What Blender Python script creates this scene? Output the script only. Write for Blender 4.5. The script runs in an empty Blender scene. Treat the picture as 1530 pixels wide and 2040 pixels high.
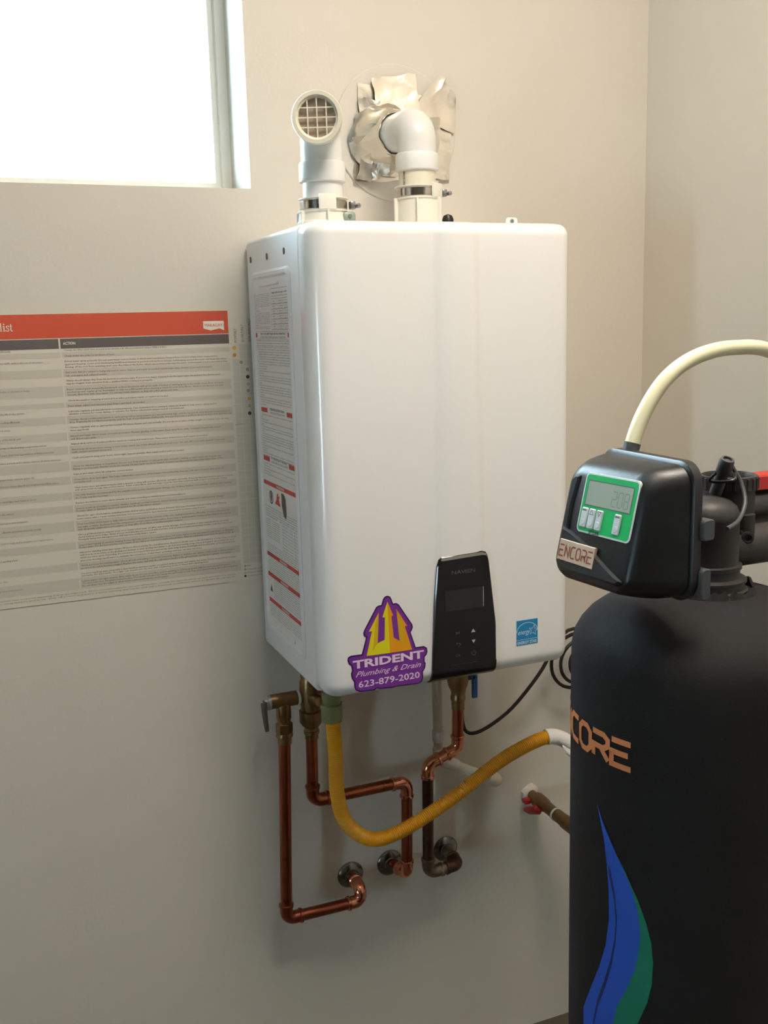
import bpy, bmesh, math, random
from mathutils import Vector, Matrix
random.seed(7)
SC = bpy.context.scene
COL = SC.collection
FZ = 0.938          # height of the heater's underside above the floor; all heights below are counted from it
R_ = math.radians

# ------------------------------------------------------------------ camera, world, light, exposure
cd = bpy.data.cameras.new('camera'); cam = bpy.data.objects.new('camera', cd); COL.objects.link(cam)
cam.location = (-0.6641, -1.6882, 0.5492 + FZ); cam.rotation_euler = (1.3891, 0.0265, -0.3942)
cd.sensor_fit = 'VERTICAL'; cd.sensor_height = 24.0; cd.lens = 24.0 * 2015.5 / 2040.0; cd.clip_start = 0.02
SC.camera = cam
wd = bpy.data.worlds.new('daylight'); SC.world = wd; wd.use_nodes = True
bg = wd.node_tree.nodes['Background']; bg.inputs['Color'].default_value = (0.65, 0.83, 1.0, 1); bg.inputs['Strength'].default_value = 41.0
def area(name, loc, rot, sx, sy, power, col):
    l = bpy.data.lights.new(name, 'AREA'); l.shape = 'RECTANGLE'; l.size = sx; l.size_y = sy; l.energy = power; l.color = col
    o = bpy.data.objects.new(name, l); COL.objects.link(o); o.location = loc; o.rotation_euler = rot
    return o
area('added_lamp_light', (-0.02, -1.14, 1.765 + FZ), (0, 0, 0), 0.5, 0.5, 27.0, (1.0, 0.885, 0.76))  # unseen lamp, added for warm light that fades down the walls
SC.view_settings.view_transform = 'Standard'; SC.view_settings.look = 'None'; SC.view_settings.gamma = 1.0
SC.view_settings.use_curve_mapping = False; SC.view_settings.exposure = 0.0
SC.cycles.use_denoising = True
SC.cycles.max_bounces = 10; SC.cycles.diffuse_bounces = 6; SC.cycles.transparent_max_bounces = 12

# ------------------------------------------------------------------ materials
def lin(c):
    return tuple(((v / 255) / 12.92 if v / 255 <= 0.04045 else ((v / 255 + 0.055) / 1.055) ** 2.4) for v in c) + (1,)
def mat(name, c, rough=0.5, metal=0.0, var=0.0, vscale=30, bump=0.0, bscale=300, spec=0.5, sheen=0.0, coat=0.0, rvar=0.0):
    m = bpy.data.materials.new(name); m.use_nodes = True
    nt = m.node_tree; b = nt.nodes['Principled BSDF']
    c = lin(c); b.inputs['Base Color'].default_value = c; b.inputs['Roughness'].default_value = rough; b.inputs['Metallic'].default_value = metal
    b.inputs['Specular IOR Level'].default_value = spec
    if sheen: b.inputs['Sheen Weight'].default_value = sheen; b.inputs['Sheen Roughness'].default_value = 0.4; b.inputs['Sheen Tint'].default_value = (0.55, 0.6, 1, 1)
    if coat: b.inputs['Coat Weight'].default_value = coat; b.inputs['Coat Roughness'].default_value = 0.08
    tc = nt.nodes.new('ShaderNodeTexCoord')
    if var:
        n = nt.nodes.new('ShaderNodeTexNoise'); n.inputs['Scale'].default_value = vscale; n.inputs['Detail'].default_value = 5
        nt.links.new(tc.outputs['Object'], n.inputs['Vector'])
        r = nt.nodes.new('ShaderNodeValToRGB')
        r.color_ramp.elements[0].position = 0.3; r.color_ramp.elements[1].position = 0.7
        r.color_ramp.elements[0].color = tuple(v * (1 - var) for v in c[:3]) + (1,); r.color_ramp.elements[1].color = tuple(min(1, v * (1 + var)) for v in c[:3]) + (1,)
        nt.links.new(n.outputs['Fac'], r.inputs['Fac']); nt.links.new(r.outputs['Color'], b.inputs['Base Color'])
        if rvar:
            mr = nt.nodes.new('ShaderNodeMapRange'); mr.inputs['To Min'].default_value = rough - rvar; mr.inputs['To Max'].default_value = rough + rvar
            nt.links.new(n.outputs['Fac'], mr.inputs['Value']); nt.links.new(mr.outputs['Result'], b.inputs['Roughness'])
    if bump:
        n2 = nt.nodes.new('ShaderNodeTexNoise'); n2.inputs['Scale'].default_value = bscale; n2.inputs['Detail'].default_value = 3
        nt.links.new(tc.outputs['Object'], n2.inputs['Vector'])
        bp = nt.nodes.new('ShaderNodeBump'); bp.inputs['Strength'].default_value = bump; bp.inputs['Distance'].default_value = 0.002
        nt.links.new(n2.outputs['Fac'], bp.inputs['Height']); nt.links.new(bp.outputs['Normal'], b.inputs['Normal'])
    return m
M = {}
M['wall'] = mat('wall_paint', (216, 210, 198), 0.6, var=0.015, vscale=6, bump=0.12, bscale=160, spec=0.3)
M['wall_far'] = mat('far_wall_paint', (116, 102, 85), 0.7, var=0.02, vscale=5)
M['ceil'] = mat('ceiling_paint', (235, 229, 216), 0.8, bump=0.1, bscale=120)
M['conc'] = mat('concrete_floor', (84, 74, 62), 0.75, var=0.15, vscale=8, bump=0.2, bscale=90)
M['vinyl'] = mat('window_vinyl', (246, 248, 242), 0.4, var=0.01)
M['enamel'] = mat('white_enamel', (240, 240, 238), 0.22, var=0.006, vscale=4, coat=0.35)
M['case'] = mat('white_case_steel', (236, 237, 237), 0.35, var=0.006, vscale=4)
M['label'] = mat('label_white', (236, 234, 230), 0.45, var=0.01)
M['ink'] = mat('label_ink', (70, 68, 70), 0.6, var=0.05)
M['inklight'] = mat('label_grey', (196, 195, 193), 0.55, var=0.02)
M['red'] = mat('label_red', (196, 58, 52), 0.5, var=0.03)
M['glassblack'] = mat('black_glass', (9, 9, 13), 0.16, var=0.05, spec=0.5)
M['lcdoff'] = mat('display_grey', (33, 34, 38), 0.2, var=0.05)
M['sym'] = mat('panel_grey_print', (66, 66, 68), 0.4, var=0.02)
M['symw'] = mat('panel_white_print', (168, 168, 166), 0.4, var=0.02)
M['silver'] = mat('silver_bezel', (168, 163, 155), 0.35, 0.5, var=0.03)
M['purple_d'] = mat('sticker_dark_purple', (58, 22, 92), 0.4, var=0.02)
M['purple'] = mat('sticker_purple', (118, 50, 148), 0.4, var=0.02)
M['yellow'] = mat('sticker_yellow', (222, 208, 30), 0.4, var=0.02)
M['amber'] = mat('sticker_amber', (228, 152, 20), 0.4, var=0.02)
M['gold'] = mat('sticker_gold', (206, 168, 32), 0.4, var=0.02)
M['lilac'] = mat('sticker_lettering', (232, 212, 236), 0.4, var=0.01)
M['esblue'] = mat('energy_blue', (28, 130, 184), 0.4, var=0.02)
M['eslight'] = mat('energy_print', (200, 226, 238), 0.4, var=0.01)
M['pvc'] = mat('white_pvc', (226, 227, 225), 0.3, var=0.01, vscale=20, coat=0.15)
M['pvc_c'] = mat('cream_pvc', (222, 216, 196), 0.35, var=0.015)
M['plastic'] = mat('white_collar_plastic', (228, 225, 213), 0.4, var=0.01)
M['ringp'] = mat('grille_plastic', (222, 218, 198), 0.45, var=0.015)
M['screen'] = mat('shaded_bore', (168, 151, 133), 0.7, var=0.06, vscale=400)  # brown tone stands for the shaded inside of the intake elbow
M['steel'] = mat('stainless_band', (190, 182, 172), 0.2, 1.0, var=0.05, vscale=60)
M['zinc'] = mat('zinc_screw', (150, 150, 148), 0.35, 0.9, var=0.08, vscale=80)
M['greenish'] = mat('green_zinc_latch', (140, 156, 146), 0.45, 0.3, var=0.06)
M['foil'] = mat('aluminium_foil', (226, 220, 208), 0.34, 1.0, var=0.04, vscale=40, bump=0.22, bscale=110)
M['brass'] = mat('tarnished_brass', (134, 108, 74), 0.38, 0.9, var=0.2, vscale=40, bump=0.1, bscale=200, rvar=0.1)
M['brassb'] = mat('bright_brass', (196, 168, 104), 0.25, 1.0, var=0.12, vscale=60)
M['nutgreen'] = mat('green_plated_nut', (126, 132, 92), 0.4, 0.3, var=0.12, vscale=50)
M['copper'] = mat('copper_tube', (150, 84, 62), 0.3, 1.0, var=0.18, vscale=35, rvar=0.08)
M['copperb'] = mat('bright_copper', (214, 142, 112), 0.2, 1.0, var=0.15, vscale=45, rvar=0.06)
M['copperd'] = mat('oxidised_copper', (88, 66, 54), 0.42, 0.9, var=0.3, vscale=45, rvar=0.1)
M['copperg'] = mat('soldered_copper', (120, 110, 92), 0.42, 0.85, var=0.4, vscale=50, rvar=0.1)
M['chrome'] = mat('dull_chrome', (126, 124, 122), 0.24, 1.0, var=0.12, vscale=30)
M['teflon'] = mat('thread_tape', (224, 228, 226), 0.6, var=0.03)
M['greycap'] = mat('grey_zinc_cap', (170, 168, 164), 0.4, 0.5, var=0.05)
M['lever'] = mat('grey_test_lever', (92, 88, 82), 0.45, 0.5, var=0.08)
M['redh'] = mat('red_handle', (150, 30, 26), 0.45, var=0.06)
M['blueh'] = mat('blue_handle', (34, 72, 124), 0.45, var=0.06)
M['hose'] = mat('yellow_hose', (228, 164, 22), 0.42, var=0.05, vscale=30)
M['paper'] = mat('poster_paper', (218, 211, 196), 0.55, var=0.012, vscale=5, spec=0.4)
M['prow'] = mat('poster_grey_row', (202, 195, 181), 0.55, var=0.012)
M['pcell'] = mat('poster_grid_cell', (204, 198, 184), 0.55, var=0.015)
M['porange'] = mat('poster_red_band', (206, 84, 58), 0.5, var=0.02)
M['pdark'] = mat('poster_dark_band', (102, 94, 90), 0.5, var=0.03)
M['ptext'] = mat('poster_ink', (112, 104, 94), 0.6, var=0.03)
M['pwhite'] = mat('poster_white_ink', (240, 232, 220), 0.5, var=0.01)
M['pgrid'] = mat('poster_grid_line', (214, 208, 194), 0.55, var=0.01)
M['dotor'] = mat('poster_orange_dot', (214, 164, 70), 0.5, var=0.03)
M['dotgr'] = mat('poster_grey_dot', (160, 156, 142), 0.5, var=0.03)
M['dotlt'] = mat('poster_pale_dot', (182, 177, 164), 0.5, var=0.03)
M['dotdk'] = mat('poster_dark_dot', (62, 54, 48), 0.5, var=0.03)
M['rubber'] = mat('black_cord', (26, 22, 20), 0.5, var=0.1)
M['jacket'] = mat('black_neoprene', (27, 25, 24), 0.75, var=0.08, vscale=60, bump=0.25, bscale=900, sheen=0.06, spec=0.3)
M['jorange'] = mat('jacket_orange', (232, 142, 88), 0.7, var=0.04, bump=0.2, bscale=900)
M['jblue'] = mat('jacket_blue', (34, 84, 196), 0.7, var=0.04, bump=0.2, bscale=900)
M['jblued'] = mat('jacket_dark_blue', (20, 40, 100), 0.7, var=0.04)
M['jgreen'] = mat('jacket_green', (10, 122, 92), 0.7, var=0.04, bump=0.2, bscale=900)
M['blk'] = mat('black_abs', (22, 23, 26), 0.38, var=0.06, vscale=40, bump=0.06, bscale=700)
M['blkval'] = mat('black_noryl', (46, 44, 43), 0.5, var=0.1, vscale=30, bump=0.08, bscale=300)
M['blkgrey'] = mat('grey_abs', (70, 74, 76), 0.5, var=0.06)
M['green'] = mat('label_green', (0, 160, 82), 0.45, var=0.02, spec=0.25)
M['rim'] = mat('label_rim', (206, 212, 208), 0.4, var=0.02)
M['lcd'] = mat('lcd_grey_green', (152, 160, 146), 0.25, var=0.02)
M['lcdink'] = mat('lcd_segments', (112, 120, 108), 0.3, var=0.02)
M['btn'] = mat('silver_button', (196, 200, 202), 0.3, var=0.03, coat=0.3)
M['btnink'] = mat('button_ink', (90, 94, 94), 0.5, var=0.02)
M['badge'] = mat('badge_plate', (206, 180, 158), 0.35, 0.25, var=0.1, vscale=30)
M['badgeink'] = mat('badge_letter', (134, 72, 50), 0.4, 0.2, var=0.1)
M['tube'] = mat('pale_poly_tube', (240, 234, 196), 0.4, var=0.02, vscale=10)
M['redb'] = mat('red_bypass_knob', (206, 48, 44), 0.45, var=0.04)
M['lampw'] = mat('added_lamp_trim', (235, 233, 228), 0.5, var=0.01)
def glass(name):
    m = bpy.data.materials.new(name); m.use_nodes = True; nt = m.node_tree; nt.nodes.clear()
    o = nt.nodes.new('ShaderNodeOutputMaterial'); mx = nt.nodes.new('ShaderNodeMixShader'); t = nt.nodes.new('ShaderNodeBsdfTransparent'); g = nt.nodes.new('ShaderNodeBsdfGlossy')
    g.inputs['Roughness'].default_value = 0.02; t.inputs['Color'].default_value = (0.94, 0.97, 0.95, 1)
    f = nt.nodes.new('ShaderNodeFresnel'); f.inputs['IOR'].default_value = 1.45
    nt.links.new(f.outputs[0], mx.inputs[0]); nt.links.new(t.outputs[0], mx.inputs[1]); nt.links.new(g.outputs[0], mx.inputs[2]); nt.links.new(mx.outputs[0], o.inputs[0])
    return m
M['glass'] = glass('window_glass')
def emit(name, c, s):
    m = bpy.data.materials.new(name); m.use_nodes = True; b = m.node_tree.nodes['Principled BSDF']
    b.inputs['Base Color'].default_value = c; b.inputs['Emission Color'].default_value = c; b.inputs['Emission Strength'].default_value = s
    return m
M['diffuser'] = emit('added_lamp_diffuser', (1.0, 0.9, 0.74, 1), 1.5)  # glowing face of the added ceiling lamp

# ------------------------------------------------------------------ mesh helpers
V = Vector
class MB:
    def __init__(s): s.v = []; s.f = []; s.mi = []; s.m = 0
    def add(s, vs, fs):
        o = len(s.v); s.v += [V(p) for p in vs]
        for f in fs: s.f.append([o + i for i in f]); s.mi.append(s.m)
        return s
    def use(s, i): s.m = i; return s
    def from_bm(s, bm):
        bm.verts.index_update(); s.add([v.co.copy() for v in bm.verts], [[v.index for v in f.verts] for f in bm.faces]); bm.free(); return s
    def box(s, c, size, bev=0.0, seg=2, rot=None):
        bm = bmesh.new(); bmesh.ops.create_cube(bm, size=1)
        for v in bm.verts: v.co = V((v.co.x * size[0], v.co.y * size[1], v.co.z * size[2]))
        if bev: bmesh.ops.bevel(bm, geom=bm.edges[:], offset=bev, segments=seg, profile=0.5, affect='EDGES')
        for v in bm.verts:
            p = v.co if rot is None else rot @ v.co
            v.co = p + V(c)
        return s.from_bm(bm)
    def loft(s, rings, cap0=True, cap1=True, closed=True):
        n = len(rings[0]); vs = [p for r in rings for p in r]; fs = []
        for i in range(len(rings) - 1):
            for j in range(n if closed else n - 1):
                k = (j + 1) % n
                fs.append([i * n + j, i * n + k, (i + 1) * n + k, (i + 1) * n + j])
        if cap0: fs.append(list(range(n))[::-1])
        if cap1: fs.append([(len(rings) - 1) * n + j for j in range(n)])
        return s.add(vs, fs)
    def lathe(s, prof, o, ax=(0, 0, 1), seg=32, cap=True):
        ax = V(ax).normalized(); u = ax.orthogonal().normalized(); w = ax.cross(u); o = V(o)
        rings = [[o + ax * h + (u * math.cos(a) + w * math.sin(a)) * r for a in [2 * math.pi * k / seg for k in range(seg)]] for r, h in prof]
        return s.loft(rings, cap, cap)
    def hexp(s, r, o, h0, h1, ax=(0, 0, 1), ph=0.0):
        ax = V(ax).normalized(); u = ax.orthogonal().normalized(); w = ax.cross(u); o = V(o); c = 0.0012
        rg = []
        for rr, h in ((r - c, h0), (r, h0 + c), (r, h1 - c), (r - c, h1)):
            rg.append([o + ax * h + (u * math.cos(a) + w * math.sin(a)) * rr for a in [ph + math.pi / 3 * k for k in range(6)]])
        return s.loft(rg)
    def tube(s, pts, r, seg=16, cap=True):
        pts = [V(p) for p in pts]; n = len(pts); rs = r if isinstance(r, (list, tuple)) else [r] * n
        t = [(pts[min(i + 1, n - 1)] - pts[max(i - 1, 0)]).normalized() for i in range(n)]
        u = t[0].orthogonal().normalized(); rings = []
        for i in range(n):
            u = (u - t[i] * u.dot(t[i])).normalized(); w = t[i].cross(u)
            rings.append([pts[i] + (u * math.cos(a) + w * math.sin(a)) * rs[i] for a in [2 * math.pi * k / seg for k in range(seg)]])
        return s.loft(rings, cap, cap)
    def prism(s, poly, fr, w0, w1, ch=0.0):
        """flat outline in a frame, from height w0 to w1, optional chamfer"""
        a = sum(poly[i][0] * poly[(i + 1) % len(poly)][1] - poly[(i + 1) % len(poly)][0] * poly[i][1] for i in range(len(poly)))
        if a < 0: poly = poly[::-1]
        rg = [[fr(u, v, w0) for u, v in poly]]
        if ch:
            rg.append([fr(u, v, w1 - ch) for u, v in poly]); rg.append([fr(u, v, w1) for u, v in inset(poly, ch)])
        else: rg.append([fr(u, v, w1) for u, v in poly])
        return s.loft(rg)
    def flat(s, poly, fr, w):
        a = sum(poly[i][0] * poly[(i + 1) % len(poly)][1] - poly[(i + 1) % len(poly)][0] * poly[i][1] for i in range(len(poly)))
        if a < 0: poly = poly[::-1]
        return s.add([fr(u, v, w) for u, v in poly], [list(range(len(poly)))])
    def rect(s, u0, u1, v0, v1, fr, w): return s.flat([(u0, v0), (u1, v0), (u1, v1), (u0, v1)], fr, w)
def inset(poly, d):
    n = len(poly); out = []
    for i in range(n):
        a, b, c = V(poly[i - 1]), V(poly[i]), V(poly[(i + 1) % n])
        e1 = (b - a); e2 = (c - b)
        if e1.length < 1e-9 or e2.length < 1e-9: out.append(tuple(b)); continue
        e1.normalize(); e2.normalize()
        n1 = V((-e1.y, e1.x)); n2 = V((-e2.y, e2.x)); m = n1 + n2
        if m.length < 1e-6: m = n1
        m.normalize(); k = d / max(0.35, m.dot(n1)); out.append((b.x + m.x * k, b.y + m.y * k))
    return out
def rrect(u0, u1, v0, v1, r, seg=5):
    out = []
    for cx, cy, a0 in ((u1 - r, v0 + r, -90), (u1 - r, v1 - r, 0), (u0 + r, v1 - r, 90), (u0 + r, v0 + r, 180)):
        for k in range(seg + 1):
            a = R_(a0 + 90 * k / seg); out.append((cx + r * math.cos(a), cy + r * math.sin(a)))
    return out
def circ(cu, cv, r, n=24): return [(cu + r * math.cos(2 * math.pi * k / n), cv + r * math.sin(2 * math.pi * k / n)) for k in range(n)]
def frame(o, u, v, n=None):
    o, u, v = V(o), V(u).normalized(), V(v).normalized(); n = V(n).normalized() if n else u.cross(v)
    return lambda a, b, w=0.0: o + u * a + v * b + n * w
def fillet(pts, rad, seg=7):
    pts = [V(p) for p in pts]; out = [pts[0]]; segs = []
    for i in range(1, len(pts) - 1):
        a, b, c = pts[i - 1], pts[i], pts[i + 1]; d1 = (a - b).normalized(); d2 = (c - b).normalized()
        ang = d1.angle(d2); t = rad / math.tan(ang / 2); t = min(t, (a - b).length * 0.49, (c - b).length * 0.49); rr = t * math.tan(ang / 2)
        cen = b + (d1 + d2).normalized() * (rr / math.sin(ang / 2)); p0 = b + d1 * t; p1 = b + d2 * t
        arc = [p0]
        for k in range(1, seg):
            th = math.pi - ang; e1_ = (p0 - cen); e2_ = -d1 * rr
            arc.append(cen + e1_ * math.cos(th * k / seg) + e2_ * math.sin(th * k / seg))
        arc.append(p1); segs.append(arc); out += arc
    out.append(pts[-1]); return out, segs
def spline(pts, n=12):
    pts = [V(p) for p in pts]; P = [pts[0] * 2 - pts[1]] + pts + [pts[-1] * 2 - pts[-2]]; out = []
    for i in range(1, len(P) - 2):
        p0, p1, p2, p3 = P[i - 1:i + 3]
        for k in range(n):
            t = k / n; out.append(0.5 * ((2 * p1) + (p2 - p0) * t + (2 * p0 - 5 * p1 + 4 * p2 - p3) * t * t + (3 * p1 - p0 - 3 * p2 + p3) * t ** 3))
    out.append(pts[-1]); return out
def resample(pts, step):
    L = [0]
    for i in range(1, len(pts)): L.append(L[-1] + (pts[i] - pts[i - 1]).length)
    n = max(2, int(L[-1] / step)); out = []; j = 0
    for k in range(n + 1):
        d = L[-1] * k / n
        while j < len(L) - 2 and L[j + 1] < d: j += 1
        t = (d - L[j]) / max(1e-9, L[j + 1] - L[j]); out.append(pts[j].lerp(pts[j + 1], min(1, t)))
    return out
_tc = {}
def glyphs(s, bold=0.0, shear=0.0, res=2):
    k = (s, bold, shear, res)
    if k not in _tc:
        c = bpy.data.curves.new('lettering', 'FONT'); c.body = s; c.size = 1; c.resolution_u = res; c.offset = bold; c.shear = shear; c.fill_mode = 'FRONT'
        o = bpy.data.objects.new('lettering', c); me = bpy.data.meshes.new_from_object(o)
        vs = [(v.co.x, v.co.y) for v in me.vertices]; fs = [list(p.vertices) for p in me.polygons]
        bpy.data.objects.remove(o); bpy.data.curves.remove(c); bpy.data.meshes.remove(me); _tc[k] = (vs, fs)
    return _tc[k]
def text(mb, s, fr, u0, u1, v0, size=None, v1=None, w=0.0, bold=0.0, shear=0.0, res=2, right=False):
    """lettering as flat print; u1 None keeps natural width, v1 fits the height, otherwise size with baseline v0"""
    vs, fs = glyphs(s, bold, shear, res)
    if not vs: return
    x0 = min(p[0] for p in vs); x1 = max(p[0] for p in vs); y0 = min(p[1] for p in vs); y1 = max(p[1] for p in vs)
    if v1 is not None: sy = (v1 - v0) / (y1 - y0); oy = y0
    else: sy = size; oy = 0
    if u1 is None or u0 is None: sx = sy
    else: sx = (u1 - u0) / (x1 - x0)
    bu = (u1 - (x1 - x0) * sx) if u0 is None else u0
    mb.add([fr(bu + (x - x0) * sx, v0 + (y - oy) * sy, w) for x, y in vs], fs)
def stroke(poly, wd):
    """thick open line in 2D -> list of quads"""
    p = [V(q) for q in poly]; n = len(p); L = []; Rr = []
    for i in range(n):
        d = (p[min(i + 1, n - 1)] - p[max(i - 1, 0)])
        if 0 < i < n - 1:
            a = (p[i] - p[i - 1]).normalized(); b = (p[i + 1] - p[i]).normalized(); m = V((-(a + b).y, (a + b).x))
            m = m.normalized() if m.length > 1e-6 else V((-a.y, a.x)); k = wd / 2 / max(0.45, m.dot(V((-a.y, a.x))))
        else: d.normalize(); m = V((-d.y, d.x)); k = wd / 2
        L.append(tuple(p[i] + m * k)); Rr.append(tuple(p[i] - m * k))
    return [[L[i], Rr[i], Rr[i + 1], L[i + 1]] for i in range(n - 1)]

ROOT = {}
def obj(name, mb, m, parent=None, smooth=35, label=None):
    me = bpy.data.meshes.new(name); base = ROOT[parent] if parent else V((0, 0, 0))
    me.from_pydata([tuple(p - base) for p in mb.v], [], mb.f)
    for x in (m if isinstance(m, (list, tuple)) else [m]): me.materials.append(x)
    if any(mb.mi): me.polygons.foreach_set('material_index', mb.mi)
    if smooth:
        me.polygons.foreach_set('use_smooth', [True] * len(me.polygons)); me.set_sharp_from_angle(angle=R_(smooth))
    me.update(); o = bpy.data.objects.new(name, me); COL.objects.link(o)
    if parent: o.parent = parent; ROOT[o] = base
    if label: o['label'] = label
    return o
def thing(name, label, cat, loc, group=None):
    o = bpy.data.objects.new(name, None); o.empty_display_size = 0.05; COL.objects.link(o)
    o.location = V(loc) + V((0, 0, FZ)); ROOT[o] = V(loc)
    if label: o['label'] = label; o['category'] = cat
    if group: o['group'] = group
    return o
def solo(name, mb, m, label, cat, loc, smooth=35, group=None):
    loc = V(loc); mb.v = [p - loc for p in mb.v]
    o = obj(name, mb, m, None, smooth); o.location = loc + V((0, 0, FZ)); ROOT[o] = loc; o['label'] = label; o['category'] = cat
    if group: o['group'] = group
    return o
def struct(name, mb, m, parent=None, smooth=0):
    o = obj(name, mb, m, parent, smooth)
    if parent is None: o.location = (0, 0, FZ); ROOT[o] = V((0, 0, 0)); o['kind'] = 'structure'
    return o
ST_OUT = [[-0.1148, 0.1496], [-0.1119, 0.1528], [-0.1077, 0.1538], [-0.1031, 0.1516], [-0.1009, 0.1469], [-0.0988, 0.1404], [-0.0936, 0.1406], [-0.0895, 0.1379], [-0.0791, 0.1213], [-0.0681, 0.104], [-0.0673, 0.0994], [-0.0688, 0.0951], [-0.0712, 0.0918], [-0.0632, 0.067], [-0.0497, 0.0668], [-0.0445, 0.0633], [-0.0437, 0.0568], [-0.0452, 0.0524], [-0.0487, 0.0493], [-0.0488, 0.0419], [-0.047, 0.0389], [-0.0481, 0.0317], [-0.0521, 0.0259], [-0.0518, 0.0175], [-0.0539, 0.0105], [-0.0597, 0.0077], [-0.0962, 0.0092], [-0.1038, 0.0086], [-0.1235, 0.0101], [-0.1291, 0.0119], [-0.1329, 0.0093], [-0.1561, 0.0105], [-0.1624, 0.0138], [-0.165, 0.0197], [-0.1652, 0.0278], [-0.1686, 0.0338], [-0.1697, 0.0411], [-0.1677, 0.0462], [-0.1688, 0.0535], [-0.1724, 0.0567], [-0.1745, 0.0624], [-0.1734, 0.0675], [-0.1687, 0.0695], [-0.1514, 0.0691], [-0.1437, 0.0942], [-0.1473, 0.0969], [-0.1481, 0.1011], [-0.1461, 0.1061], [-0.1262, 0.1387], [-0.1225, 0.1404], [-0.1178, 0.1407]]
ST_L = [[-0.1441, 0.0653], [-0.1342, 0.1026], [-0.1393, 0.1025], [-0.1223, 0.1302], [-0.1231, 0.1188], [-0.1256, 0.0826], [-0.1143, 0.0863], [-0.1128, 0.121], [-0.117, 0.1215], [-0.108, 0.1447], [-0.106, 0.0644]]
ST_R = [[-0.106, 0.0644], [-0.108, 0.1447], [-0.0993, 0.1227], [-0.1021, 0.1204], [-0.0993, 0.0877], [-0.09, 0.081], [-0.0933, 0.1192], [-0.0939, 0.1318], [-0.0767, 0.1025], [-0.0809, 0.1031], [-0.0695, 0.0643]]
ST_F = [[[-0.1223, 0.1302], [-0.1231, 0.1188], [-0.1256, 0.0826], [-0.1338, 0.0722], [-0.1278, 0.1159]], [[-0.0939, 0.1318], [-0.0868, 0.1147], [-0.0834, 0.099], [-0.0822, 0.0726], [-0.0877, 0.0806], [-0.0911, 0.1108]], [[-0.108, 0.1447], [-0.1021, 0.1204], [-0.0993, 0.0877], [-0.1064, 0.0843], [-0.1063, 0.121]]]
STRIP = [[-0.0198, 0.6951], [-0.0079, 0.6952], [0.0365, 0.6958], [0.0504, 0.696], [-0.0265, 0.2189], [-0.0131, 0.2175], [0.0399, 0.2821], [0.0571, 0.2806]]
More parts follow.
